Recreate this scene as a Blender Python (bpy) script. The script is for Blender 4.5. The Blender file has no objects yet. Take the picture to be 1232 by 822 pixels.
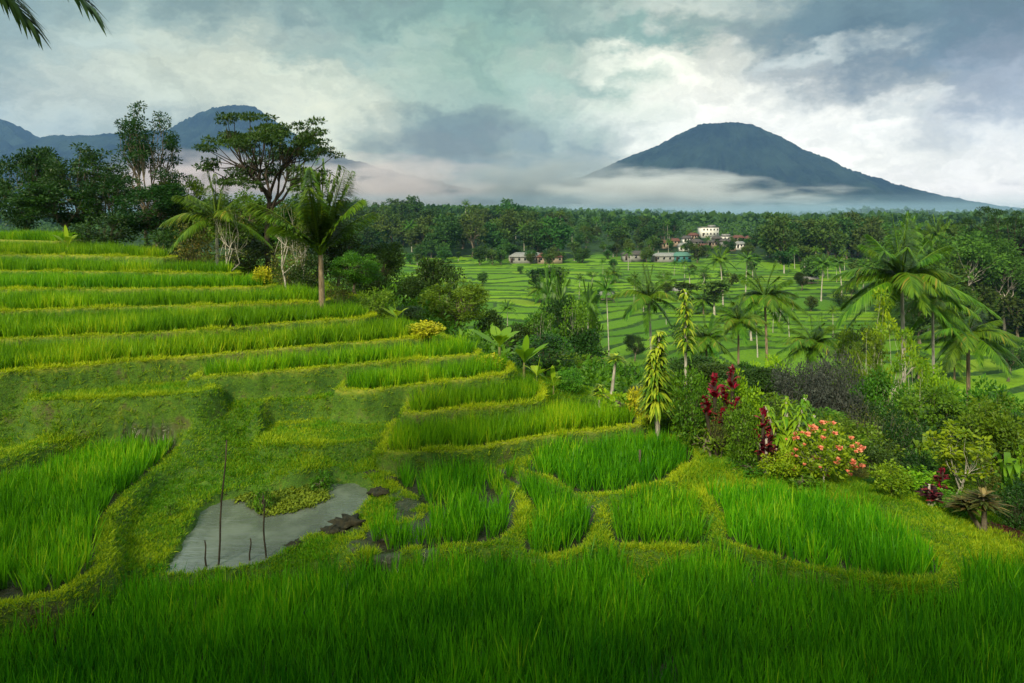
import bpy, math, random
import numpy as np
from mathutils import Vector
R = math.radians
SC = bpy.context.scene
COL = SC.collection

# ------------------------------------------------------------------ camera
F = 821.0          # focal length in pixels of the 1232 px wide photograph
CX, HY = 616.0, 262.0   # centre column, horizon row
cam_d = bpy.data.cameras.new('camera'); cam = bpy.data.objects.new('camera', cam_d); COL.objects.link(cam)
cam_d.sensor_width = 36.0; cam_d.lens = 36.0 * F / 1232.0
cam_d.shift_y = -(411.0 - HY) / 1232.0
cam_d.clip_start = 0.1; cam_d.clip_end = 60000
cam.location = (0, 0, 0); cam.rotation_euler = (R(90), 0, 0)
SC.camera = cam

# ------------------------------------------------------------------ light
SUN_EL, SUN_AZ = 38.0, 205.0       # degrees; azimuth clockwise from +Y (view direction)
SUN_STRENGTH, SUN_ANGLE = 3.6, 9.0
SC.view_settings.view_transform = 'Standard'; SC.view_settings.look = 'None'
SC.view_settings.gamma = 1.0; SC.view_settings.exposure = 0.62
SC.view_settings.use_curve_mapping = False
SC.render.engine = 'CYCLES'
SC.cycles.use_denoising = True
SC.cycles.max_bounces = 6; SC.cycles.diffuse_bounces = 3; SC.cycles.glossy_bounces = 2
SC.cycles.transmission_bounces = 4; SC.cycles.volume_bounces = 1; SC.cycles.transparent_max_bounces = 4
SC.cycles.volume_max_steps = 96
sl = bpy.data.lights.new('sun', 'SUN'); sun = bpy.data.objects.new('sun', sl); COL.objects.link(sun)
sl.energy = SUN_STRENGTH; sl.angle = R(SUN_ANGLE); sl.color = (1.0, 0.88, 0.64)
_a, _e = R(SUN_AZ), R(SUN_EL)
sdir = Vector((math.sin(_a) * math.cos(_e), math.cos(_a) * math.cos(_e), math.sin(_e)))
sun.rotation_euler = (-sdir).to_track_quat('-Z', 'Y').to_euler()

def srgb(*c):
    return tuple(((v / 255) / 12.92 if v / 255 <= 0.04045 else ((v / 255 + 0.055) / 1.055) ** 2.4) for v in c)

class NT:
    """small helper round a node tree"""
    def __init__(s, tree): s.t = tree; s.n = tree.nodes; s.l = tree.links
    def node(s, typ, **kw):
        nd = s.n.new(typ)
        for k, v in kw.items(): setattr(nd, k, v)
        return nd
    def put(s, sock, v):
        if isinstance(v, bpy.types.NodeSocket): s.l.new(v, sock)
        elif v is not None:
            if sock.type == 'RGBA' and hasattr(v, '__len__') and len(v) == 3: v = (*v, 1)
            sock.default_value = v
    def math(s, op, a, b=None, c=None, clamp=False):
        nd = s.node('ShaderNodeMath', operation=op, use_clamp=clamp)
        for i, v in enumerate((a, b, c)):
            if v is not None: s.put(nd.inputs[i], v)
        return nd.outputs[0]
    def vmath(s, op, a, b=None, out=0):
        nd = s.node('ShaderNodeVectorMath', operation=op)
        s.put(nd.inputs[0], a)
        if b is not None:
            if op == 'SCALE': s.put(nd.inputs['Scale'], b)
            else: s.put(nd.inputs[1], b)
        return nd.outputs[out]
    def noise(s, vec, scale, detail=4, rough=0.55, dist=0.0, col=False):
        nd = s.node('ShaderNodeTexNoise'); s.put(nd.inputs['Vector'], vec)
        nd.inputs['Scale'].default_value = scale; nd.inputs['Detail'].default_value = detail
        nd.inputs['Roughness'].default_value = rough; nd.inputs['Distortion'].default_value = dist
        return nd.outputs['Color' if col else 'Fac']
    def ramp(s, v, a, b, lo=0.0, hi=1.0, smooth=True):
        nd = s.node('ShaderNodeMapRange', interpolation_type='SMOOTHSTEP' if smooth else 'LINEAR')
        s.put(nd.inputs['Value'], v)
        nd.inputs['From Min'].default_value = a; nd.inputs['From Max'].default_value = b
        nd.inputs['To Min'].default_value = lo; nd.inputs['To Max'].default_value = hi
        return nd.outputs['Result']
    def mix(s, f, a, b, blend='MIX'):
        nd = s.node('ShaderNodeMix', data_type='RGBA', blend_type=blend)
        s.put(nd.inputs[0], f); s.put(nd.inputs[6], a); s.put(nd.inputs[7], b)
        return nd.outputs[2]
    def attr(s, name, out='Fac'):
        nd = s.node('ShaderNodeAttribute', attribute_name=name); return nd.outputs[out]
    def comb(s, x, y, z=0.0):
        nd = s.node('ShaderNodeCombineXYZ'); s.put(nd.inputs[0], x); s.put(nd.inputs[1], y); s.put(nd.inputs[2], z)
        return nd.outputs[0]

# ------------------------------------------------------------------ sky
world = bpy.data.worlds.new('World'); SC.world = world; world.use_nodes = True
w = NT(world.node_tree); w.n.clear()
sky = w.node('ShaderNodeTexSky', sky_type='NISHITA', sun_disc=False)
sky.sun_elevation = R(SUN_EL); sky.sun_rotation = R(SUN_AZ)
tc = w.node('ShaderNodeTexCoord')
D = w.vmath('NORMALIZE', tc.outputs['Generated'])
sp = w.node('ShaderNodeSeparateXYZ'); w.l.new(D, sp.inputs[0])
az = w.math('MULTIPLY', w.math('ARCTAN2', sp.outputs[0], sp.outputs[1]), 180 / math.pi)   # degrees right of the view axis
el = w.math('MULTIPLY', w.math('ARCSINE', sp.outputs[2]), 180 / math.pi)
P0 = w.comb(az, w.math('MULTIPLY', el, 1.6), 0.0)
wn = w.vmath('SUBTRACT', w.noise(P0, 0.09, 5, 0.6, col=True), (0.5, 0.5, 0.5))
wn2 = w.vmath('SUBTRACT', w.noise(P0, 0.35, 5, 0.62, col=True), (0.5, 0.5, 0.5))
WP = w.vmath('ADD', w.comb(az, el), w.vmath('ADD', w.vmath('MULTIPLY', wn, (15, 8, 0)), w.vmath('MULTIPLY', wn2, (7.5, 5.0, 0))))
def blob(col, px, py, rx, ry, c, k=1.0, hard=0.15):
    """a cloud bank centred at an azimuth / elevation (given as its row and column on the sky)"""
    a = math.degrees(math.atan((px - CX) / F)); e = math.degrees(math.atan((HY - py) / F * math.cos(R(a))))
    v = w.vmath('MULTIPLY', w.vmath('SUBTRACT', WP, (a, e, 0)), (F / rx / 57.3, F / ry / 57.3, 0))
    ln = w.vmath('LENGTH', v, out=1)
    m = w.ramp(ln, 1.0 + (1 - hard), hard, 0.0, k)
    return w.mix(m, col, srgb(*c))
base = w.mix(w.ramp(el, 2, 40), srgb(196, 199, 192), srgb(150, 172, 172))
c = base
c = blob(c, 30, 120, 170, 120, (98, 118, 124), 1.0)
c = blob(c, 60, -30, 330, 90, (120, 142, 146), .9)
c = blob(c, 90, 118, 60, 25, (186, 192, 188), .55)
c = blob(c, 40, 140, 40, 20, (170, 180, 180), .45)
c = blob(c, 330, 110, 190, 85, (192, 197, 178), .85)
c = blob(c, 440, 190, 110, 50, (214, 212, 186), .8)
c = blob(c, 330, -10, 150, 40, (108, 134, 132), .75)
c = blob(c, 610, 60, 150, 170, (112, 146, 126), .85)
c = blob(c, 400, 65, 60, 18, (120, 144, 138), .75)
c = blob(c, 560, 20, 120, 22, (100, 138, 128), .6)
c = blob(c, 640, 150, 120, 30, (164, 184, 168), .6)
c = blob(c, 560, 185, 100, 45, (104, 108, 94), 1.0)
c = blob(c, 660, 220, 140, 34, (122, 134, 138), .75)
c = blob(c, 860, 70, 150, 70, (226, 226, 214), .95)
c = blob(c, 780, 32, 130, 16, (104, 138, 128), .9, .1)
c = blob(c, 1080, 170, 240, 95, (246, 243, 238), 1.0, .4)
c = blob(c, 1230, 20, 235, 85, (84, 98, 110), 1.0, .5)
c = blob(c, 1060, -5, 125, 52, (76, 94, 104), 1.0, .55)
c = blob(c, 1220, 110, 70, 42, (140, 144, 158), .8, .3)
c = blob(c, 1100, 132, 35, 9, (196, 199, 200), .7, .3)
c = blob(c, 500, -70, 900, 90, (98, 118, 118), .7)
c = blob(c, 150, 60, 55, 12, (150, 166, 166), .5)
c = blob(c, 20, 165, 50, 12, (170, 176, 172), .5)
c = blob(c, 250, 150, 60, 14, (150, 158, 150), .6)
c = blob(c, 500, 110, 70, 16, (138, 156, 142), .7)
c = blob(c, 690, 100, 60, 12, (132, 158, 146), .7)
c = blob(c, 560, 150, 60, 16, (96, 110, 102), .8)
c = blob(c, 640, 195, 70, 14, (110, 122, 118), .7)
c = blob(c, 1000, 60, 50, 14, (190, 196, 196), .6)
c = blob(c, 1200, 225, 150, 30, (222, 216, 220), .7)
# broad brightening of the cloud deck overhead and all round (outside the picture)
n1 = w.noise(WP, 0.16, 8, 0.68)
c = w.mix(1.0, c, (1.0, .955, .84), 'MULTIPLY')
n5 = w.ramp(w.noise(w.vmath('MULTIPLY', WP, (1, 1.7, 1)), 0.15, 9, 0.60, .12), .30, .68, .74, 1.10)
c = w.mix(1.0, c, w.comb(n5, w.math('MULTIPLY', n5, 1.0), w.math('MULTIPLY', n5, .995)), 'MULTIPLY')
c = w.mix(0.4, c, w.mix(n1, srgb(120, 138, 140), (1.0, 1.0, 0.97)), 'SOFT_LIGHT')
zen = w.math('ADD', 1.18, w.ramp(el, 22, 60, 0.0, 0.75))
cb = w.node('ShaderNodeBackground'); w.l.new(c, cb.inputs[0]); w.l.new(zen, cb.inputs[1])
nb = w.node('ShaderNodeBackground'); w.l.new(sky.outputs[0], nb.inputs[0]); nb.inputs[1].default_value = 0.07
ms = w.node('ShaderNodeMixShader'); ms.inputs[0].default_value = 0.95
w.l.new(nb.outputs[0], ms.inputs[1]); w.l.new(cb.outputs[0], ms.inputs[2])
wo = w.node('ShaderNodeOutputWorld'); w.l.new(ms.outputs[0], wo.inputs[0])
world.cycles.sampling_method = 'MANUAL'; world.cycles.sample_map_resolution = 512

# ------------------------------------------------------------------ helpers
def rs(seed): return np.random.RandomState(seed)

def tag(o, label=None, cat=None, group=None, kind=None):
    if label: o['label'] = label
    if cat: o['category'] = cat
    if group: o['group'] = group
    if kind: o['kind'] = kind
    return o

def mesh_data(name, V, faces, mat=None, attrs=None, smooth=False):
    """faces: list of int arrays, each (n, k)"""
    me = bpy.data.meshes.new(name)
    V = np.asarray(V, np.float32).reshape(-1, 3)
    faces = [np.asarray(f, np.int32) for f in faces if len(f)]
    nl = sum(f.size for f in faces); nf = sum(len(f) for f in faces)
    me.vertices.add(len(V)); me.vertices.foreach_set('co', V.ravel())
    me.loops.add(nl); me.polygons.add(nf)
    me.loops.foreach_set('vertex_index', np.concatenate([f.ravel() for f in faces]))
    tot = np.concatenate([np.full(len(f), f.shape[1], np.int32) for f in faces])
    me.polygons.foreach_set('loop_start', np.concatenate([[0], np.cumsum(tot)[:-1]]).astype(np.int32))
    me.polygons.foreach_set('loop_total', tot)
    if smooth: me.polygons.foreach_set('use_smooth', np.ones(nf, bool))
    for k, a in (attrs or {}).items():
        at = me.attributes.new(k, 'FLOAT', 'POINT'); at.data.foreach_set('value', np.asarray(a, np.float32))
    me.update(calc_edges=True)
    if mat:
        for m_ in (mat if isinstance(mat, (list, tuple)) else [mat]): me.materials.append(m_)
    return me

def obj(name, me, parent=None, loc=(0, 0, 0), rz=0.0, sc=None):
    o = bpy.data.objects.new(name, me); COL.objects.link(o)
    if parent: o.parent = parent
    o.location = loc; o.rotation_euler = (0, 0, rz)
    if sc is not None: o.scale = sc if hasattr(sc, '__len__') else (sc, sc, sc)
    return o

def empty(name, loc=(0, 0, 0), rz=0.0, sc=1.0):
    o = obj(name, None, None, loc, rz, sc); o.empty_display_size = 0.3
    return o

KIDS = {}
def part(name, me, parent, **kw):
    o = obj(name, me, parent, **kw); KIDS.setdefault(parent.name, []).append(o); return o

def dup(root, loc, rz, sc):
    r = root.copy(); COL.objects.link(r); r.location = loc; r.rotation_euler = (0, 0, rz)
    r.scale = sc if hasattr(sc, '__len__') else (sc, sc, sc)
    for k in ('label', 'group'):
        if k in r: del r[k]
    for ch in KIDS.get(root.name, []):
        q = ch.copy(); COL.objects.link(q); q.parent = r
        for g in KIDS.get(ch.name, []):
            z = g.copy(); COL.objects.link(z); z.parent = q
    return r

class Geo:
    """gathers vertices / faces / one random value per piece"""
    def __init__(s): s.V = []; s.F = {}; s.A = []; s.n = 0
    def add(s, V, faces, a=0.5):
        V = np.asarray(V, np.float32).reshape(-1, 3)
        for f in faces:
            f = np.asarray(f, np.int64)
            if len(f): s.F.setdefault(f.shape[1], []).append(f + s.n)
        s.V.append(V); s.A.append(np.broadcast_to(np.asarray(a, np.float32), (len(V),))); s.n += len(V)
    def mesh(s, name, mat, smooth=False):
        return mesh_data(name, np.concatenate(s.V), [np.concatenate(f) for f in s.F.values()], mat,
                         {'rnd': np.concatenate(s.A)}, smooth)

def tube(g, pts, rad, sides=6, a=0.5, cap=True):
    pts = np.asarray(pts, float); n = len(pts); rad = np.broadcast_to(np.asarray(rad, float), (n,))
    t = np.gradient(pts, axis=0); t /= np.linalg.norm(t, axis=1, keepdims=True) + 1e-9
    up = np.array([0.13, 0.97, 0.2]); u = np.cross(t, up); u /= np.linalg.norm(u, axis=1, keepdims=True) + 1e-9
    v = np.cross(t, u)
    th = np.linspace(0, 2 * np.pi, sides, endpoint=False)
    V = pts[:, None] + rad[:, None, None] * (np.cos(th)[None, :, None] * u[:, None] + np.sin(th)[None, :, None] * v[:, None])
    i = np.arange(n - 1)[:, None] * sides; j = np.arange(sides)[None]; k = (j + 1) % sides
    Fq = np.stack([i + j, i + k, i + k + sides, i + j + sides], -1).reshape(-1, 4)
    g.add(V.reshape(-1, 3), [Fq] + ([np.arange(sides)[None] + (n - 1) * sides] if cap else []), a)

def box(g, c, s, a=0.5, rz=0.0):
    q = np.array([[x, y, z] for z in (-.5, .5) for y in (-.5, .5) for x in (-.5, .5)]) * np.array(s)
    cs, sn = math.cos(rz), math.sin(rz)
    q = np.stack([q[:, 0] * cs - q[:, 1] * sn, q[:, 0] * sn + q[:, 1] * cs, q[:, 2]], 1) + np.array(c)
    g.add(q, [[[0, 2, 3, 1], [4, 5, 7, 6], [0, 1, 5, 4], [2, 6, 7, 3], [0, 4, 6, 2], [1, 3, 7, 5]]], a)

def straps(g, O, az_, elv, L, W, droop, seg=2, prof=None, a=None, fold=0.0, twist=None):
    """many long leaves at once: base points O, azimuth, elevation, length, width, droop"""
    O = np.asarray(O, float).reshape(-1, 3); n = len(O)
    az_, elv, L, W, droop = [np.broadcast_to(np.asarray(q, float), (n,)) for q in (az_, elv, L, W, droop)]
    h = np.stack([np.cos(az_), np.sin(az_), np.zeros(n)], 1)
    side = np.stack([-np.sin(az_), np.cos(az_), np.zeros(n)], 1)
    if twist is not None:
        tw = np.broadcast_to(np.asarray(twist, float), (n,))
        side = side * np.cos(tw)[:, None] + np.stack([-np.cos(az_) * np.sin(elv), -np.sin(az_) * np.sin(elv), np.cos(elv)], 1) * np.sin(tw)[:, None]
    z = np.array([0, 0, 1.0])
    if prof is None: prof = [1.0] * seg + [0.0]
    rows = []
    for i in range(seg + 1):
        t = i / seg
        p = O + (L * t * np.cos(elv))[:, None] * h + (L * (t * np.sin(elv) - droop * t * t))[:, None] * z
        if prof[i] <= 0: rows.append(p[:, None])
        elif fold:
            q = side * (W * prof[i] * .5)[:, None]
            up = (W * prof[i] * fold)[:, None] * z
            rows.append(np.stack([p - q + up, p, p + q + up], 1))
        else:
            q = side * (W * prof[i] * .5)[:, None]; rows.append(np.stack([p - q, p + q], 1))
    V = np.concatenate(rows, 1); m = V.shape[1]
    off = np.cumsum([0] + [r.shape[1] for r in rows]); b = np.arange(n)[:, None, None] * m
    quads, tris = [], []
    for i in range(seg):
        A, B = rows[i].shape[1], rows[i + 1].shape[1]
        if A > 1 and B > 1:
            for k in range(A - 1): quads.append([off[i] + k, off[i] + k + 1, off[i + 1] + k + 1, off[i + 1] + k])
        elif A > 1:
            for k in range(A - 1): tris.append([off[i] + k, off[i] + k + 1, off[i + 1]])
        elif B > 1:
            for k in range(B - 1): tris.append([off[i], off[i + 1] + k + 1, off[i + 1] + k])
    fs = []
    if quads: fs.append((np.array(quads)[None] + b).reshape(-1, 4))
    if tris: fs.append((np.array(tris)[None] + b).reshape(-1, 3))
    if a is None: a = np.random.RandomState(n).rand(n)
    a = np.repeat(np.broadcast_to(np.asarray(a, float), (n,)), m)
    g.add(V.reshape(-1, 3), fs, a)

def leaves(g, C, out, size, rng, aspect=0.5, a=None, up=0.6):
    """rhombic leaves at points C pointing roughly along out"""
    n = len(C); d = out + rng.randn(n, 3) * 0.55; d /= np.linalg.norm(d, axis=1, keepdims=True) + 1e-9
    nn = rng.randn(n, 3) * 0.6 + np.array([0, 0, up]); s = np.cross(d, nn); s /= np.linalg.norm(s, axis=1, keepdims=True) + 1e-9
    L = size * (0.6 + 0.8 * rng.rand(n))
    up_ = np.cross(s, d)
    mid = C + d * (L * .45)[:, None] + up_ * (L * .07)[:, None]
    q = s * (L * aspect * .5)[:, None]
    V = np.stack([C, mid + q, C + d * L[:, None], mid - q], 1)
    b = np.arange(n)[:, None] * 4
    if a is None: a = rng.rand(n)
    g.add(V.reshape(-1, 3), [b + np.array([[0, 1, 2, 3]])], np.repeat(a, 4))

# value noise on numpy arrays
_perm = rs(7).rand(256, 256)
def vnoise(x, y):
    xi = np.floor(x).astype(int); yi = np.floor(y).astype(int); fx = x - xi; fy = y - yi
    fx = fx * fx * (3 - 2 * fx); fy = fy * fy * (3 - 2 * fy)
    g_ = lambda a, b: _perm[a & 255, b & 255]
    return (g_(xi, yi) * (1 - fx) + g_(xi + 1, yi) * fx) * (1 - fy) + (g_(xi, yi + 1) * (1 - fx) + g_(xi + 1, yi + 1) * fx) * fy
def fbm(x, y, o=4, gain=.5):
    s = 0; A = 1; t = 0
    for i in range(o): s = s + A * vnoise(x * 2 ** i + 17.3 * i, y * 2 ** i + 9.1 * i); t += A; A *= gain
    return s / t
def sstep(a, b, x):
    t = np.clip((x - a) / (b - a), 0, 1); return t * t * (3 - 2 * t)

def on_level(px, py, z):
    """world x, y of the point at row py, column px that lies at height z"""
    d = -z * F / (py - HY); return ((px - CX) / F * d, d)

# ------------------------------------------------------------------ terrain description
# upper terraces: level and the front edge of each (columns / rows of the edge on its own level)
TERR = [
 ('K', -7.42, [(455, 546), (480, 549), (560, 546), (620, 534), (680, 526), (745, 518), (772, 514)]),
 ('J', -6.86, [(482, 500), (500, 501), (560, 495), (600, 492), (648, 486)]),
 ('I', -6.30, [(405, 471), (440, 473), (500, 467), (560, 459), (608, 454)]),
 ('H', -5.74, [(228, 458), (308, 452), (400, 444), (480, 437), (530, 433), (572, 429)]),
 ('G', -5.18, [(-260, 478), (-100, 462), (0, 452), (110, 442), (230, 432), (308, 425), (430, 415), (507, 409)]),
 ('F', -4.62, [(-260, 430), (-100, 417), (0, 411), (140, 406), (280, 398), (300, 395), (350, 391), (442, 385)]),
 ('E', -4.06, [(-260, 388), (-100, 381), (0, 377), (110, 373), (180, 371), (280, 369), (386, 365)]),
 ('D', -3.50, [(-260, 358), (-100, 352), (0, 350), (160, 350), (240, 349), (320, 347)]),
 ('C', -2.94, [(-260, 334), (-100, 329), (0, 328), (110, 329), (200, 330), (276, 331)]),
 ('B', -2.24, [(-260, 312), (-100, 309), (0, 308), (100, 309), (196, 312)]),
 ('A', -1.60, [(-260, 292), (-100, 290), (0, 290), (40, 291), (66, 292)]),
]
FR = {k: [on_level(px, py, z) for px, py in pl] for k, z, pl in TERR}
polys = []      # name, level, polygon (world), rice?, bund height
order = [t[0] for t in TERR]
for i, (k, z, pl) in enumerate(TERR):
    fr = FR[k]; ex, ey = fr[-1]
    back = [(ex + 0.25, ey + 1.0)]
    if i + 1 < len(TERR):
        nf = FR[order[i + 1]]
        nx, ny = nf[-1]
        back += [(nx + 1.4, ny + 1.2)] + [(x, y + 1.1) for x, y in nf[::-1] if x < nx]
        if k in 'KJIH':      # short terraces end on the left too
            lx = fr[0][0] - 0.15
            back = [b for b in back if b[0] > lx] ; back.append((lx, back[-1][1] if len(back) else ey + 2))
    else:
        back += [(-31, 50), (-62, 50)]
    polys.append([k, z, fr + back, True, 0.10])
def near_poly(k, z, pts, rice=True, b=0.10):
    return [k, z, [on_level(px, py, z) for px, py in pts], rice, b]
NEAR = [
 near_poly('Q1', -8.45, [(-420, 770), (60, 742), (190, 728), (330, 722), (450, 704), (560, 696), (640, 692), (735, 690), (750, 708), (770, 735), (792, 712), (812, 696), (840, 682), (900, 680), (1000, 702), (1090, 722), (1160, 712), (1300, 702), (1560, 730), (1560, 1100), (-420, 1100)]),
 near_poly('O', -8.12, [(722, 606), (770, 604), (830, 611), (872, 625), (878, 652), (800, 657), (750, 652), (733, 630)]),
 near_poly('P', -7.98, [(860, 600), (920, 602), (1000, 616), (1060, 640), (1108, 666), (1112, 690), (1085, 698), (1000, 684), (930, 668), (888, 652), (880, 625)]),
 near_poly('M', -8.05, [(596, 572), (622, 594), (642, 620), (641, 664), (662, 668), (690, 655), (706, 630), (704, 606), (690, 592), (655, 578), (620, 568)]),
 near_poly('N', -8.0, [(476, 572), (575, 574), (598, 590), (613, 612), (611, 635), (585, 650), (520, 656), (456, 660), (452, 646), (505, 632), (535, 615), (508, 596)]),
 near_poly('L', -7.88, [(640, 566), (668, 573), (700, 592), (745, 590), (790, 577), (828, 553), (820, 541), (760, 534), (700, 542), (650, 552)]),
 near_poly('R', -7.6, [(-400, 660), (0, 592), (30, 582), (100, 558), (185, 537), (200, 541), (185, 562), (142, 592), (112, 622), (104, 650), (100, 690), (60, 712), (0, 722), (-400, 760)]),
 near_poly('S', -7.0, [(-300, 530), (0, 511), (46, 509), (68, 500), (60, 488), (0, 487), (-300, 500)]),
 near_poly('T1', -5.95, [(55, 480), (150, 476), (238, 471), (244, 458), (60, 462)], False, .06),
 near_poly('T2', -6.6, [(326, 494), (380, 492), (428, 486), (432, 472), (340, 476)], False, .08),
 near_poly('T3', -7.35, [(330, 532), (400, 530), (445, 526), (470, 512), (430, 506), (340, 514)], False, .05),
]
POND_Z = -8.2
POND = [on_level(px, py, POND_Z) for px, py in [(211, 690), (222, 665), (240, 640), (250, 616), (272, 604), (310, 598), (350, 594), (385, 588), (404, 584), (424, 584),
        (438, 592), (443, 602), (434, 615), (410, 628), (385, 640), (362, 650), (338, 664), (320, 673), (290, 679), (250, 686)]]
ALL = NEAR + polys
CTRL = []
for px, py, z in [(180, 600, -7.85), (150, 640, -7.85), (130, 690, -8.0), (200, 660, -8.0), (230, 600, -7.98), (300, 590, -7.95), (300, 560, -7.85), (380, 545, -7.75), (440, 560, -7.85),
    (470, 600, -7.95), (430, 650, -8.05), (500, 672, -8.15), (600, 668, -8.15), (350, 690, -8.25), (200, 700, -8.25), (0, 470, -5.75), (0, 485, -6.2), (150, 480, -6.0), (150, 500, -6.5), (100, 530, -7.15),
    (0, 540, -7.25), (230, 478, -6.15), (300, 480, -6.4), (300, 505, -7.0), (300, 530, -7.6), (385, 478, -6.55), (400, 505, -7.15), (400, 530, -7.65), (450, 520, -7.45), (455, 560, -7.8),
    (700, 700, -8.3), (760, 680, -8.2), (740, 620, -7.98), (830, 600, -7.95), (860, 570, -7.85), (800, 530, -7.75), (790, 505, -7.7), (700, 492, -7.6), (900, 590, -7.9), (1000, 605, -8.0),
    (1040, 620, -8.05), (1130, 660, -8.15), (1200, 690, -8.3), (760, 760, -8.4), (-300, 560, -7.3), (620, 650, -7.95), (625, 600, -7.93), (715, 620, -7.95)]:
    CTRL.append((*on_level(px, py, z), z))
CTRL += [(-25, 46, -2.0), (-40, 45, -1.3), (-60, 45, -0.8), (-16, 42, -3.2), (-10, 37, -4.2), (-6, 33, -5.2), (-2, 30, -6.4), (2, 28.5, -7.2), (6, 25, -7.9), (14, 17, -8.4), (20, 12, -8.6), (20, 5, -8.6),
         (-30, 12, -8.4), (-20, 8, -8.6), (0, 8, -8.7), (8, 8, -8.7), (-40, 20, -7.0), (-50, 30, -4.0)]
CTRL = np.array(CTRL)
RIM = np.array([(60, -5), (20, 11.5), (12.9, 16.8), (10.6, 20.0), (7.4, 23.6), (5.6, 27.8), (1.6, 29.4), (-1.2, 31), (-5, 34.5), (-9.5, 40), (-16, 49), (-27, 60), (-45, 72), (-120, 110), (-600, 400)])

def pdist(x, y, P, closed=True):
    d2 = np.full(x.shape, 1e18); ins = np.zeros(x.shape, bool); n = len(P)
    for i in range(n if closed else n - 1):
        ax, ay = P[i]; bx, by = P[(i + 1) % n]
        ex, ey = bx - ax, by - ay
        t = np.clip(((x - ax) * ex + (y - ay) * ey) / (ex * ex + ey * ey + 1e-12), 0, 1)
        d2 = np.minimum(d2, (x - ax - t * ex) ** 2 + (y - ay - t * ey) ** 2)
        if closed:
            c_ = (ay > y) != (by > y)
            with np.errstate(divide='ignore', invalid='ignore'):
                ins ^= c_ & (x < (bx - ax) * (y - ay) / (by - ay + 1e-15) + ax)
    d = np.sqrt(d2)
    return np.where(ins, -d, d) if closed else d

RIMP = [tuple(p) for p in RIM] + [(-600, 4000), (4000, 4000), (4000, -5)]
VY = [-100, 60, 90, 130, 200, 300, 400, 500, 650, 900, 1500, 3000, 6000, 12000, 40000]
VZ = [-33, -32.5, -31.5, -30, -27, -23.5, -20.5, -17.5, -12, -9, -4, -14, -30, -30, -30]
def valley(x, y):
    """returns height, bund and riser shade mask, plot random value"""
    z0 = np.interp(y, VY, VZ)
    z0 = z0 + (fbm(x / 420 + 2, y / 900, 3) - .5) * 60 * sstep(850, 1500, y) * (1 - sstep(2500, 3300, y))
    hill = 10 * np.exp(-((x + 120) / 190) ** 2) * sstep(350, 600, y) * (1 - sstep(900, 1500, y))
    z0 = z0 + hill
    wig = (fbm(x / 60 + 3, y / 50, 3) - .5) * 1.9 + (fbm(x / 190, y / 110 + 5, 2) - .5) * 1.8
    amt = 1 - sstep(370, 410, y)
    step = 0.34
    q = (z0 + wig) / step; k = np.floor(q); f = q - k
    # width of a riser in q units grows where the slope is steep
    r = sstep(0.86, 1.0, f)
    zt = (k + r) * step - wig * 0.0
    plot = np.floor(x / (26 + 18 * _perm[(k.astype(int)) & 255, 3]) + _perm[(k.astype(int)) & 255, 9] * 7 + (fbm(y / 30, x / 60, 2) - .5) * .6)
    rnd = _perm[k.astype(int) & 255, plot.astype(int) & 255]
    z = np.where(amt > 0.01, z0 + (zt - (z0 + wig)) * amt, z0)
    cf = (x / (26 + 18 * _perm[(k.astype(int)) & 255, 3]) + _perm[(k.astype(int)) & 255, 9] * 7 + (fbm(y / 30, x / 60, 2) - .5) * .6) % 1
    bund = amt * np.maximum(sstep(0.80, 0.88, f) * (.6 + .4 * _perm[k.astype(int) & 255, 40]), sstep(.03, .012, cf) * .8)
    z = z + (1 - sstep(.78, .86, f)) * 0.42 * amt * sstep(.0, .02, cf)      # standing rice
    return z, bund, rnd

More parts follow.
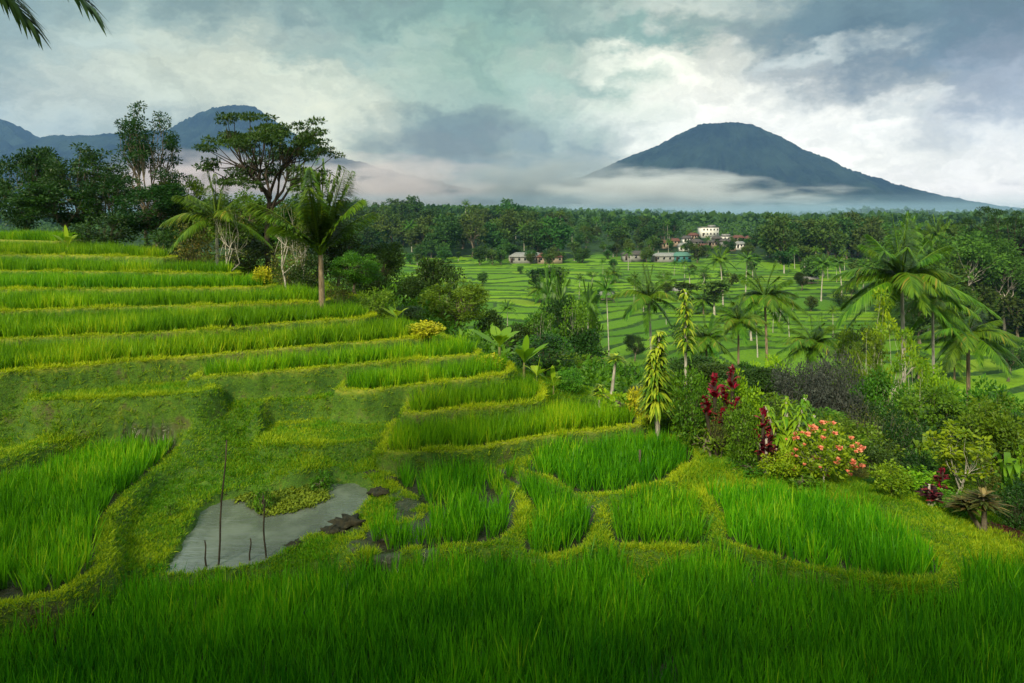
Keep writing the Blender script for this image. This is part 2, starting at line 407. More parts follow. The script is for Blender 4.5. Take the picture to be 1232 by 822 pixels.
def terrain(x, y, full=False):
    x = np.asarray(x, float); y = np.asarray(y, float); sh = x.shape; x = x.ravel(); y = y.ravel()
    z = np.empty(x.shape); bund = np.zeros(x.shape); wet = np.zeros(x.shape); lab = np.full(x.shape, -1, int); plot = np.zeros(x.shape); fld = np.zeros(x.shape)
    s = -pdist(x, y, RIMP) 
    far = s > 60
    # near base surface by inverse distance interpolation
    nr = ~far; xn, yn = x[nr], y[nr]
    num = np.zeros(xn.shape); den = np.zeros(xn.shape)
    for cx, cy, cz in CTRL:
        wgt = 1.0 / (((xn - cx) ** 2 + (yn - cy) ** 2) ** 1.6 + 0.05); num += wgt * cz; den += wgt
    b = num / den
    b = b + (fbm(xn * .9, yn * .9, 4) - .5) * 0.30 + (fbm(xn * 4, yn * 4, 3) - .5) * 0.07
    # the slope below the camera
    bank = sstep(2.0, 8.0, yn + np.abs(xn) * 0.03); b = np.where(yn < 9, -1.75 * (1 - bank) + b * bank, b)
    vz, vb, vr = valley(x, y)
    sn = s[nr]
    t = sstep(-0.5, 62, sn) ** 0.75
    t = np.where(sn <= -0.5, 0, t)
    zb = b * (1 - t) + (vz[nr]) * t
    z[:] = vz; bund[:] = vb; plot[:] = vr; fld[:] = sstep(40, 60, s) * 1.0
    z[nr] = zb; bund[nr] = vb[nr] * sstep(50, 60, sn); 
    # fields and terraces
    idx = np.where((s < 12) & (y > 3) & (y < 60))[0]
    if len(idx):
        X, Y = x[idx], y[idx]; Z = z[idx]; B = np.zeros(len(idx)); Wt = np.zeros(len(idx)); Lb = np.full(len(idx), -1)
        Wob = (fbm(X * 1.3, Y * 1.3, 3) - .5) * 0.28
        for i, (k, lz, P, rice, bh) in enumerate(ALL):
            P_ = np.array(P); m = (X > P_[:, 0].min() - 1) & (X < P_[:, 0].max() + 1) & (Y > P_[:, 1].min() - 1) & (Y < P_[:, 1].max() + 1)
            if not m.any(): continue
            up = k in 'KJIHGFEDCBA'
            d = pdist(X[m], Y[m], P) + Wob[m] - (0 if up else .44)
            wd = 0.20 if up else 0.45
            t = 1 - sstep(0, wd, d)                         # 1 inside, 0 beyond the riser
            inz = lz - 0.02 * sstep(-.2, -.6, d)
            rim = np.exp(-((d + (0.10 if up else 0.02)) / (0.13 if up else 0.22)) ** 2) * bh
            zz = Z[m]; zz = zz * (1 - t) + inz * t + rim
            if not up: zz = np.where(d < 0, inz + rim, zz)
            Z[m] = zz
            bb = np.exp(-((d + .09) / (.13 if up else .17)) ** 2) * (.55 + .6 * fbm(X[m] * .9, Y[m] * .9 + 7, 2)) * (1.0 if up else .40)
            B[m] = np.where(d < 0.4, np.maximum(bb, B[m] * sstep(-.05, .2, d)), B[m])
            Wt[m] = np.where(d < 0.25, sstep(-.14, -.26, d) * rice, Wt[m])
            Lb[m] = np.where(d < 0, i, Lb[m])
            Lb[m] = np.where((d >= -0.30) & (d < 0.30), -2, Lb[m])
        dp = pdist(X, Y, POND) + Wob * .9 + (fbm(X * 5, Y * 5, 2) - .5) * .16
        Z = np.where(dp < 0.5, Z * sstep(-.05, .35, dp) + (POND_Z - 0.22) * (1 - sstep(-.05, .35, dp)), Z)
        Z = np.where((dp > 0.1) & (dp < .5), np.maximum(Z, POND_Z - .3 + .40 * sstep(.05, .28, dp) * sstep(.5, .36, dp)), Z)
        Wt = np.maximum(Wt, 1 - sstep(-.05, .12, dp)); Lb = np.where(dp < 0.25, -3, Lb)
        mx_, my_ = on_level(478, 640, -8.05); mud_ = np.exp(-(((X - mx_) / 1.3) ** 2 + ((Y - my_) / 2.2) ** 2)) * sstep(.48, .58, fbm(X * 1.7, Y * 1.7, 4))
        Wt = np.maximum(Wt, np.where(Lb < 0, sstep(.2, .5, mud_) * .9, 0))
        z[idx] = Z; bund[idx] = B; wet[idx] = Wt; lab[idx] = Lb
    if full: return [q.reshape(sh) for q in (z, bund, wet, lab, plot, fld, s)]
    return z.reshape(sh)

def H(x, y): return float(terrain(np.array([x]), np.array([y]))[0])

# ------------------------------------------------------------------ materials
def new_mat(name):
    m = bpy.data.materials.new(name); m.use_nodes = True; t = NT(m.node_tree); t.n.clear()
    out = t.node('ShaderNodeOutputMaterial'); return m, t, out
def principled(t, col, rough=0.8, spec=0.3, normal=None):
    p = t.node('ShaderNodeBsdfPrincipled'); t.put(p.inputs['Base Color'], col); t.put(p.inputs['Roughness'], rough)
    p.inputs['Specular IOR Level'].default_value = spec
    if normal is not None: t.l.new(normal, p.inputs['Normal'])
    return p
def bump(t, h, strength=0.4, dist=0.05):
    b = t.node('ShaderNodeBump'); b.inputs['Strength'].default_value = strength; b.inputs['Distance'].default_value = dist
    t.l.new(h, b.inputs['Height']); return b.outputs[0]

def leaf_mat(name, a, b, c_=None, trans=0.3, rough=0.55, vary=0.25):
    """a..b by leaf, c_ = the colour of a few odd leaves"""
    m, t, out = new_mat(name)
    r = t.attr('rnd'); col = t.mix(r, a, b)
    if c_ is not None: col = t.mix(t.ramp(r, .80, .97), col, c_)
    oi = t.node('ShaderNodeObjectInfo')
    hs = t.node('ShaderNodeHueSaturation'); t.l.new(col, hs.inputs['Color'])
    t.l.new(t.ramp(oi.outputs['Random'], 0, 1, .5 - .035 * vary * 4, .5 + .02 * vary * 4, False), hs.inputs['Hue'])
    rv = t.math('FRACT', t.math('MULTIPLY', oi.outputs['Random'], 17.3))
    t.l.new(t.ramp(rv, 0, 1, 1 - vary, 1 + vary, False), hs.inputs['Value'])
    col = hs.outputs[0]
    p = principled(t, col, rough, 0.25)
    tr = t.node('ShaderNodeBsdfTranslucent'); t.l.new(t.mix(0.4, col, t.mix(1.0, col, (1.5, 1.5, 0.5), 'MULTIPLY')), tr.inputs[0])
    mx = t.node('ShaderNodeMixShader'); mx.inputs[0].default_value = trans
    t.l.new(p.outputs[0], mx.inputs[1]); t.l.new(tr.outputs[0], mx.inputs[2]); t.l.new(mx.outputs[0], out.inputs[0])
    return m
def bark_mat(name, a, b, scale=6.0):
    m, t, out = new_mat(name)
    tc_ = t.node('ShaderNodeTexCoord'); v = t.vmath('MULTIPLY', tc_.outputs['Object'], (1, 1, .35))
    n = t.noise(v, scale, 5, .65)
    p = principled(t, t.mix(t.ramp(n, .3, .7), a, b), .9, .15, bump(t, n, .6, .03)); t.l.new(p.outputs[0], out.inputs[0]); return m
def plain_mat(name, a, b=None, rough=.8, scale=3.0, spec=.2):
    m, t, out = new_mat(name); tc_ = t.node('ShaderNodeTexCoord')
    n = t.noise(tc_.outputs['Object'], scale, 5, .6)
    col = t.mix(t.ramp(n, .3, .7), a, b if b else tuple(q * .8 for q in a))
    p = principled(t, col, rough, spec, bump(t, n, .25, .02)); t.l.new(p.outputs[0], out.inputs[0]); return m

# ground of the terraces: grass and moss, yellow bunds, wet mud, rice in the valley
G1, t, out = new_mat('terrace_ground')
geo = t.node('ShaderNodeNewGeometry'); pos = geo.outputs['Position']
n1 = t.noise(pos, 1.1, 6, .62); n2 = t.noise(pos, 7.0, 5, .65); n3 = t.noise(pos, 30.0, 4, .7)
grass = t.mix(t.ramp(n1, .35, .65), (.032, .10, .003), (.095, .20, .004))
grass = t.mix(t.ramp(n2, .52, .72), grass, (.12, .16, .006))
grass = t.mix(t.ramp(n2, .42, .30), grass, (.05, .06, .014))
bundc = t.mix(t.ramp(n2, .35, .65), (.12, .17, .008), (.24, .25, .02))
grass = t.mix(t.ramp(n3, .40, .62, .55, 0), grass, (.012, .035, .003))
grass = t.mix(t.ramp(n3, .55, .75, 0, .6), grass, (.13, .24, .006))
col = t.mix(t.ramp(t.math('MULTIPLY', t.attr('bund'), t.ramp(n1, .2, .6, .6, 1.1)), .25, .8), grass, bundc)
mud = t.mix(t.ramp(n2, .35, .65), (.022, .026, .014), (.05, .045, .025))
col = t.mix(t.attr('wet'), col, mud)
# steep earth shows on the risers in places
nz = t.node('ShaderNodeSeparateXYZ'); t.l.new(geo.outputs['True Normal'], nz.inputs[0])
steep = t.math('MULTIPLY', t.ramp(nz.outputs[2], .70, .30), t.ramp(n1, .54, .70))
col = t.mix(steep, col, t.mix(n2, (.04, .045, .015), (.11, .105, .035)))
rough = t.ramp(t.attr('wet'), 0, 1, .9, .12)
p = principled(t, col, rough, .4, bump(t, t.math('ADD', n2, t.math('MULTIPLY', n3, t.ramp(t.attr('wet'), 0, 1, .7, 0))), .7, .08))
t.l.new(p.outputs[0], out.inputs[0])

G2, t, out = new_mat('valley_ground')
geo = t.node('ShaderNodeNewGeometry'); pos = geo.outputs['Position']
n1 = t.noise(pos, .05, 5, .6); n2 = t.noise(pos, .6, 5, .7); n3 = t.noise(pos, 3.0, 4, .75)
pr = t.attr('plot')
rice = t.mix(pr, (.055, .16, .002), (.20, .36, .004))
rice = t.mix(t.ramp(pr, .88, .95), rice, (.20, .30, .010))
rice = t.mix(t.ramp(n2, .45, .75, 0, .5), rice, (.035, .12, .005))
rice = t.mix(t.ramp(n3, .35, .7, .45, 0), rice, (.02, .075, .004))
bund_shade = t.mix(t.ramp(n2, .4, .7), (.018, .055, .008), (.05, .10, .014))  # bund growth, with the shade of the risers painted into its dark green
fieldc = t.mix(t.ramp(t.attr('bund'), .1, .55), rice, bund_shade)
wild = t.mix(t.ramp(n2, .35, .7), (.008, .028, .005), (.025, .06, .008))
yy = t.node('ShaderNodeSeparateXYZ'); t.l.new(pos, yy.inputs[0])
isf = t.math('MULTIPLY', t.attr('field'), t.ramp(t.math('ADD', yy.outputs[1], t.math('MULTIPLY', t.ramp(n1, .35, .65), 60)), 405, 385))
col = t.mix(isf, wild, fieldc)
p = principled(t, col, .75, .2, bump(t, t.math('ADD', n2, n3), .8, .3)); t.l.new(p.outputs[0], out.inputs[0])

WAT, t, out = new_mat('pond_water')
geo = t.node('ShaderNodeNewGeometry'); v = t.vmath('MULTIPLY', geo.outputs['Position'], (1, 3.2, 1))
n = t.noise(v, 2.6, 4, .6)
n_b = t.noise(geo.outputs['Position'], .9, 5, .6)
p = principled(t, t.mix(t.ramp(n_b, .4, .65), (.085, .10, .085), (.14, .16, .135)), t.ramp(n_b, .35, .7, .03, .14), 1.0, bump(t, n, .35, .03)); p.inputs['IOR'].default_value = 1.7; t.l.new(p.outputs[0], out.inputs[0])

# ------------------------------------------------------------------ ground sheets
def grid_mesh(name, us, ys, mat, drop=0.0):
    Y = np.repeat(np.array(ys)[:, None], len(us), 1); X = np.array(us)[None] * (Y + 3.0)
    z, b, wt, lab, plot, fld, s = terrain(X, Y, True)
    V = np.stack([X, Y, z - drop], -1).reshape(-1, 3)
    nx = len(us); i = np.arange(len(ys) - 1)[:, None] * nx; j = np.arange(nx - 1)[None]
    Fq = np.stack([i + j, i + j + 1, i + j + 1 + nx, i + j + nx], -1).reshape(-1, 4)
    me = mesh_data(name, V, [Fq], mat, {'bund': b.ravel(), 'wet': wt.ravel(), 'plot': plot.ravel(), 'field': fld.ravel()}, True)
    return tag(obj(name, me), kind='structure')
def geomspace(a, b, r): return np.exp(np.arange(math.log(a), math.log(b) + r, r))
ys = geomspace(12.0, 62.0, 0.0032)
ground_near = grid_mesh('terraced_hillside', np.arange(-1.05, 1.051, 0.0024), ys, G1)
yf = np.concatenate([[-80, -50, -30, -20, -14, -9, -6, -4, -2.0], np.arange(-1, 12.2, .25)])
Y = np.repeat(yf[:, None], 121, 1); X = np.linspace(-60, 60, 121)[None] * np.ones_like(Y)
z = terrain(X, Y); nx = 121; i = np.arange(len(yf) - 1)[:, None] * nx; j = np.arange(nx - 1)[None]
Fq = np.stack([i + j, i + j + 1, i + j + 1 + nx, i + j + nx], -1).reshape(-1, 4)
V = np.stack([X, Y, z - .02], -1).reshape(-1, 3)
tag(obj('near_bank', mesh_data('near_bank', V, [Fq], G1, {'bund': np.zeros(len(V)), 'wet': np.zeros(len(V))}, True)), kind='structure')
ys = np.concatenate([geomspace(61.5, 460, 0.0045), geomspace(465, 7400, 0.02)])
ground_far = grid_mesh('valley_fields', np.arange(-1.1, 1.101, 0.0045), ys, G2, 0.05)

# pond water
bm_pts = np.array(POND); cen = bm_pts.mean(0)
ring = cen + (bm_pts - cen) * (1 + .35 / np.linalg.norm(bm_pts - cen, axis=1))[:, None]
V = np.c_[ring, np.full(len(ring), POND_Z)]
tag(obj('pond_water', mesh_data('pond_water', V, [np.arange(len(V))[None]], WAT)), kind='structure')

# ------------------------------------------------------------------ mountains
MT, t, out = new_mat('mountain_forest')
geo = t.node('ShaderNodeNewGeometry'); n = t.noise(geo.outputs['Position'], .004, 8, .65); n2 = t.noise(geo.outputs['Position'], .03, 5, .7)
p = principled(t, t.mix(t.ramp(n, .35, .65), (.004, .012, .012), (.025, .045, .032)), .95, .05, bump(t, t.math('ADD', n, n2), 1, 25)); t.l.new(p.outputs[0], out.inputs[0])
def mountain(name, cpx, d, right, left, rough=1.0, seed=0, depth=0.6, n=(420, 240), spread=430):
    """radial heightfield; right / left: height above the plain (in rows) against distance from the summit (in columns)"""
    k = d / F; cx = (cpx - CX) * k
    sx = np.linspace(-spread, spread, n[0]); sy = np.linspace(-spread, spread, n[1]) * depth
    SX, SY = np.meshgrid(sx, sy)
    r = np.hypot(SX, SY / depth); th = np.arctan2(SY, SX)
    wr = .5 + .5 * np.cos(th)
    hr = np.interp(r, *zip(*right)); hl = np.interp(r, *zip(*left)); h = hr * wr + hl * (1 - wr)
    ridg = np.abs(fbm(np.cos(th) * 6 + 10 + seed, np.sin(th) * 6 + r / 90, 4) - .5) * 2
    env = np.clip(r / 60, 0, 1) * np.clip(h / 40, 0, 1)
    h = h - ridg * 26 * env * rough + (fbm(SX / 14 + seed, SY / 14, 5) - .5) * 7 * rough * np.clip(h / 50, 0.1, 1) * np.clip(r / 40, .25, 1)
    h = h + (fbm(SX / 1.6, SY / 1.6 + seed, 2) - .5) * 2.4 * rough
    h = h * sstep(spread, spread * .86, np.maximum(np.abs(SX), np.abs(SY) / depth)) - 2.5
    V = np.stack([cx + SX * k, d + SY * k, -30 + (h) * k], -1).reshape(-1, 3)
    nx = n[0]; i = np.arange(n[1] - 1)[:, None] * nx; j = np.arange(nx - 1)[None]
    Fq = np.stack([i + j, i + j + 1, i + j + 1 + nx, i + j + nx], -1).reshape(-1, 4)
    return tag(obj(name, mesh_data(name, V, [Fq], MT, None, True)), kind='structure')
mountain('volcano_mountain', 880, 5200, [(0, 122), (25, 120), (50, 107), (95, 84), (155, 58), (215, 38), (265, 26), (315, 18), (430, 4), (800, -3)],
         [(0, 122), (40, 120), (60, 110), (85, 96), (125, 80), (150, 69), (175, 58), (250, 34), (350, 14), (430, 2), (800, -3)], .8, 3)
mountain('left_mountain', 283, 5900, [(0, 142), (28, 140), (50, 124), (75, 110), (120, 86), (200, 61), (280, 42), (350, 24), (430, 4), (800, -3)],
         [(0, 142), (30, 138), (58, 126), (80, 108), (140, 103), (220, 96), (300, 70), (430, 30), (800, -3)], .9, 11)
mountain('far_left_mountain', -90, 5600, [(0, 150), (60, 136), (90, 126), (112, 118), (135, 105), (152, 98), (200, 88), (300, 55), (430, 10), (800, -3)],
         [(0, 150), (100, 110), (430, 10), (800, -3)], .9, 23)
mountain('misty_foothill', 600, 4600, [(0, 48), (40, 42), (90, 24), (200, 12), (430, -2), (800, -5)], [(0, 48), (50, 36), (120, 20), (240, 10), (430, -2), (800, -5)], .8, 31, 0.5, (240, 120))

# ------------------------------------------------------------------ haze and mist
hz = bpy.data.materials.new('haze_air'); hz.use_nodes = True; t = NT(hz.node_tree); t.n.clear()
out = t.node('ShaderNodeOutputMaterial'); pv = t.node('ShaderNodeVolumePrincipled')
pv.inputs['Color'].default_value = (.26, .48, .92, 1); pv.inputs['Density'].default_value = 6.5e-5; pv.inputs['Anisotropy'].default_value = 0.0
t.l.new(pv.outputs[0], out.inputs['Volume'])
g = Geo(); box(g, (0, 3700, 475), (15000, 7700, 1030))
tag(obj('haze', g.mesh('haze', hz)), kind='stuff', label='thin blue haze in the air over the valley', cat='haze')

def mist(name, px, py, d, wpx, hpx, dep, dens, label, seed, colr=(.82, .84, .86), thr=.42):
    k = d / F; m = bpy.data.materials.new(name + '_vapour'); m.use_nodes = True; t = NT(m.node_tree); t.n.clear()
    out = t.node('ShaderNodeOutputMaterial'); pv = t.node('ShaderNodeVolumePrincipled'); pv.inputs['Color'].default_value = (*colr, 1)
    tc_ = t.node('ShaderNodeTexCoord'); o_ = tc_.outputs['Object']
    nz_ = t.noise(t.vmath('ADD', t.vmath('MULTIPLY', o_, (2.6 * wpx / 150, 2.0, 2.2)), (seed * 3.1, seed, 0)), 1.0, 5, .62)
    nv = t.vmath('SUBTRACT', t.noise(t.vmath('MULTIPLY', o_, (3.0, 2, 2.5)), 1.0, 3, .6, col=True), (.5, .5, .5))
    ln = t.vmath('LENGTH', t.vmath('ADD', o_, t.vmath('SCALE', nv, 1.25)), out=1)
    ds = t.math('MULTIPLY', t.ramp(ln, 1.0, .08), t.ramp(nz_, thr + .03, thr + .17))
    t.l.new(t.math('MULTIPLY', ds, dens), pv.inputs['Density']); t.l.new(pv.outputs[0], out.inputs['Volume'])
    g = Geo(); th = np.linspace(0, 2 * np.pi, 25)[:-1]; ph = np.linspace(.12, np.pi - .12, 12)
    V = np.array([[math.sin(p_) * math.cos(q), math.sin(p_) * math.sin(q), math.cos(p_)] for p_ in ph for q in th]) * 1.02
    i = np.arange(11)[:, None] * 24; j = np.arange(24)[None]; kk = (j + 1) % 24
    g.add(V, [np.stack([i + j, i + j + 24, i + kk + 24, i + kk], -1).reshape(-1, 4), np.arange(24)[None], (np.arange(24)[::-1] + 11 * 24)[None]])
    o = obj(name, g.mesh(name, m), None, ((px - CX) * k, d, (HY - py) * k), 0, (wpx * k, dep, hpx * k))
    return tag(o, label, 'mist', kind='stuff')
mist('mist_bank', 795, 234, 3350, 155, 34, 420, .014, 'pale grey bank of mist lying across the foot of the volcano', 1, (.9, .9, .92), .30)
mist('mist_bank', 650, 226, 3700, 155, 48, 420, .0085, 'grey mist drifting over the low foothill left of the volcano', 5, (.62, .66, .68), .36)
mist('mist_bank', 450, 226, 3500, 175, 46, 420, .0085, 'pinkish mist in front of the lower right slope of the left mountain', 9, (.95, .84, .86), .32)
mist('mist_bank', 240, 222, 3500, 150, 46, 380, .0085, 'pink tinted mist behind the tall trees at the left', 12, (.97, .82, .86), .32)
mist('mist_bank', 960, 240, 3300, 100, 24, 300, .0055, 'thin shreds of mist at the right foot of the volcano', 15, (.9, .9, .92), .42)
mist('valley_mist', 800, 272, 1650, 1700, 40, 1000, .0026, 'thin blue mist lying over the far wooded ridges', 18, (.45, .66, .86), .05)

# ------------------------------------------------------------------ rice and grass
M = {}
M['rice'] = leaf_mat('rice_blade', (.05, .18, .002), (.22, .45, .004), (.34, .46, .010), .42, .5, .10)
M['rice_near'] = leaf_mat('rice_blade_near', (.025, .15, .002), (.15, .44, .004), (.28, .46, .012), .40, .5, .06)
M['turf'] = leaf_mat('turf_blade', (.07, .22, .003), (.44, .52, .008), None, .35, .6, .08)
M['weed'] = leaf_mat('weed_blade', (.05, .19, .003), (.20, .40, .006), None, .4, .6, .1)

def blades_obj(name, P_, n, h, wdt, rng, mat, label, cat, spread=.05, lean=(.9, 1.5), droop=(.02, .22), seg=2, tone=None):
    m = len(P_)
    if m == 0: return
    O = np.repeat(P_, n, 0); N = m * n
    th = rng.rand(N) * 2 * np.pi; rr = spread * np.sqrt(rng.rand(N))
    O = O + np.c_[np.cos(th) * rr, np.sin(th) * rr, np.zeros(N)]
    hs = (np.repeat(h, n) if hasattr(h, '__len__') else h) * (.65 + .5 * rng.rand(N))
    e = lean[0] + (lean[1] - lean[0]) * rng.rand(N) ** .6
    dr = droop[0] + (droop[1] - droop[0]) * rng.rand(N) ** 2
    ta = rng.rand(N) * .75 + (0 if tone is None else np.repeat(tone, n)); ta = np.clip(ta, 0, 1)
    g = Geo(); straps(g, O, th + rng.randn(N) * .4, e, hs, wdt * (.7 + .6 * rng.rand(N)), dr, seg, [.7, 1.0, 0] if seg == 2 else [.6, 1, .8, 0], ta,
                      twist=rng.rand(N) * 3.1)
    return tag(obj(name, g.mesh(name, mat)), label, cat, kind='stuff')

RICE_LABEL = {
 'Q1': 'tall dark green rice filling the foreground along the whole bottom edge',
 'O': 'rice in the small bean-shaped paddy left of the flowering shrubs', 'P': 'rice in the long paddy just below the flowering shrubs',
 'M': 'rice in the narrow crescent paddy between two curved bunds', 'N': 'thin rice standing in water right of the muddy bank of the pond',
 'L': 'rice in the oval paddy under the tall dracaena', 'R': 'dense rice in the paddy at the left edge beside the double mossy bank',
 'S': 'small patch of rice at the left edge above the big left paddy', 'K': 'rice on the lowest curved terrace step, above the crescent paddies',
 'J': 'short strip of rice on the second lowest terrace step', 'I': 'rice strip on the third lowest terrace step', 'H': 'rice strip on the terrace step level with the banana clump',
 'G': 'long rice strip on the lowest terrace that reaches the left edge', 'F': 'rice strip split in two by a dark gap on its terrace', 'E': 'long rice strip ending at the leaning coconut palm',
 'D': 'rice strip on the terrace below the umbrella tree trunk', 'C': 'rice strip on the third terrace from the top', 'B': 'rice strip on the second terrace from the top',
 'A': 'short rice strip on the topmost terrace at the left edge'}
def rice_field(i, spacing, n, h, wdt, seg):
    k, lz, P_, rice, bh = ALL[i]; rng = rs(100 + i); P_ = np.array(P_)
    y1 = min(P_[:, 1].max(), 51); y0 = max(P_[:, 1].min(), 9.0)
    xs_ = np.arange(P_[:, 0].min(), P_[:, 0].max(), spacing); ys_ = np.arange(y0, y1, spacing)
    X, Y = np.meshgrid(xs_, ys_); X = X + rng.randn(*X.shape) * spacing * .2; Y = Y + rng.randn(*Y.shape) * spacing * .2
    X = X.ravel(); Y = Y.ravel(); m = (np.abs(X) < .98 * Y + 1.5); X, Y = X[m], Y[m]
    z, b, wt, lab, *_ = terrain(X, Y, True); keep = (lab == i) & (wt > .55)
    if k == 'F':      # the gap in this terrace
        gx = on_level(291, 390, lz)[0]; keep &= ~((X > gx - .35) & (X < gx + .25) & (Y < 29.5))
    if k in ('N',): keep &= (fbm(X * 1.4, Y * 1.4, 2) > .38)
    if k == 'S': keep &= True
    keep &= fbm(X * 2.1 + 9, Y * 2.1, 2) > (.22 if k not in 'N' else .3)
    X, Y, z = X[keep], Y[keep], z[keep]
    hh = h * (.80 + .4 * fbm(X * .8, Y * .8 + i, 3)) * (1 + .12 * rng.randn(len(X)))
    tone = (fbm(X * .5 + i * 3, Y * .5, 3) - .5) * 1.1 + .08 + rng.randn(len(X)) * .13
    blades_obj('rice_plants', np.c_[X, Y, z - .02], n, hh, wdt, rng, M['rice_near'] if k in ('Q1', 'Q2', 'R', 'P', 'O', 'M', 'N', 'L') else M['rice'], RICE_LABEL[k], 'rice', .045, (1.02, 1.52), (.01, .20), seg, tone)
NAMES = [q[0] for q in ALL]
for i, q in enumerate(ALL):
    k = q[0]
    if not q[3]: continue
    if k in ('Q1', 'Q2'): rice_field(i, .19, 17, .82, .022, 3)
    elif k in ('R', 'P'): rice_field(i, .20, 15, .76, .022, 3)
    elif k in ('O', 'M', 'N', 'L'): rice_field(i, .20, 14, .72, .022, 3)
    elif k == 'S': rice_field(i, .2, 11, .45, .02, 2)
    elif k in ('K', 'J', 'I', 'H'): rice_field(i, .17, 14, .74, .02, 2)
    else: rice_field(i, .18, 14, .74, .026, 2)

# short turf on the bunds, banks and slopes
rng = rs(5)
N = 330000
ty = 12 + 32 * rng.rand(N) ** 1.1; tx = (rng.rand(N) * 2 - 1) * (.98 * ty)
z, b, wt, lab, _, _, s_ = terrain(tx, ty, True)
keep = (lab != -3) & (wt < .35) & (s_ < 5)
tx, ty, z, b, s_, lab = [q[keep] for q in (tx, ty, z, b, s_, lab)]
patch = fbm(tx * .8, ty * .8, 4)
tone = np.clip(b * .75, 0, .7) + (patch - .5) * 1.0 - .12
hh = .06 + .07 * rng.rand(len(tx)) + .12 * sstep(.5, .7, fbm(tx * .5 + 9, ty * .5, 3))
blades_obj('turf', np.c_[tx, ty, z - .01], 7, hh * 1.25, .015, rng, M['turf'], 'short yellow green turf on the bunds, banks and slopes between the paddies', 'grass', .07, (.3, 1.4), (.1, .5), 2, tone)
# taller wild grass on the slope under the long terraces
N = 26000
ty = 15 + 15 * rng.rand(N); tx = (rng.rand(N) * 2 - 1.25) * .75 * ty
z, b, wt, lab, _, _, s_ = terrain(tx, ty, True)
px_, py_ = CX + tx / ty * F, HY - z / ty * F
msk = fbm(tx * .6 + 4, ty * .6, 3)
keep = (wt < .3) & (lab != -2) & (s_ < 2) & ~((px_ > 215) & (px_ < 325) & (py_ < 565)) & (rng.rand(len(tx)) < sstep(.38, .62, msk)) & (((py_ < 552) & (py_ > 455) & (px_ < 490) & (msk > .44)) | ((msk > .66)))
tx, ty, z, msk = tx[keep], ty[keep], z[keep], msk[keep]
blades_obj('wild_grass', np.c_[tx, ty, z - .01], 9, .12 + .4 * (msk - .44).clip(0, .2), .016, rng, M['weed'], 'tufts of wild grass on the slope above the pond', 'grass', .08, (.5, 1.45), (.1, .5), 2, (fbm(tx, ty, 2) - .5))
# ------------------------------------------------------------------ vegetation materials
M['leaf_dark'] = leaf_mat('leaf_dark', (.009, .036, .006), (.036, .095, .009), None, .25, .5)
M['leaf_mid'] = leaf_mat('leaf_mid', (.03, .11, .006), (.11, .25, .010), None, .3, .5)
M['leaf_bright'] = leaf_mat('leaf_bright', (.07, .21, .004), (.25, .40, .010), None, .35, .5)
M['leaf_yellow'] = leaf_mat('leaf_yellow', (.25, .33, .01), (.55, .50, .02), None, .35, .5, .05)
M['leaf_olive'] = leaf_mat('leaf_olive', (.04, .07, .012), (.13, .16, .02), (.25, .2, .03), .25, .6)
M['leaf_far'] = leaf_mat('leaf_far', (.014, .05, .010), (.055, .125, .014), None, .2, .7, .35)
M['leaf_forest'] = leaf_mat('leaf_forest', (.02, .065, .008), (.08, .17, .014), None, .25, .7, .3)
M['leaf_grey'] = leaf_mat('leaf_grey', (.022, .032, .028), (.065, .075, .06), None, .15, .7, .1)
M['palm'] = leaf_mat('palm_leaflet', (.028, .10, .006), (.13, .26, .012), (.25, .22, .03), .3, .4, .15)
M['palm_young'] = leaf_mat('palm_leaflet_young', (.05, .13, .008), (.17, .27, .015), (.35, .28, .04), .35, .4, .1)
M['banana'] = leaf_mat('banana_leaf', (.10, .24, .010), (.27, .42, .02), (.40, .36, .05), .4, .35, .1)
M['drac'] = leaf_mat('striped_strap_leaf', (.05, .15, .008), (.40, .48, .03), None, .3, .4, .05)
M['drac_drop'] = leaf_mat('drooping_strap_leaf', (.08, .22, .008), (.26, .40, .015), None, .3, .4, .05)
M['red'] = leaf_mat('crimson_leaf', (.16, .006, .02), (.42, .012, .055), (.06, .03, .02), .3, .4, .05)
M['maroon'] = leaf_mat('maroon_leaf', (.03, .006, .012), (.12, .02, .03), (.3, .03, .03), .2, .45, .1)
M['pink'] = leaf_mat('salmon_petal', (.70, .15, .10), (.85, .38, .24), None, .35, .6, .05)
M['brown_strap'] = leaf_mat('brown_strap_leaf', (.04, .07, .010), (.13, .09, .03), (.22, .18, .05), .25, .5, .1)
M['bark'] = bark_mat('bark', (.06, .05, .035), (.20, .17, .12))
M['bark_pale'] = bark_mat('bark_pale', (.22, .20, .16), (.50, .47, .40))
M['bark_palm'] = bark_mat('bark_palm', (.10, .075, .045), (.30, .23, .15), 9)
M['bark_dark'] = bark_mat('bark_dark', (.02, .016, .012), (.07, .055, .04))
M['twig'] = bark_mat('twig', (.05, .045, .04), (.16, .15, .13))
M['stem'] = plain_mat('green_stem', (.16, .20, .05), (.10, .08, .04))
M['soil'] = plain_mat('wet_soil', (.012, .014, .009), (.045, .04, .022), .7, 6)

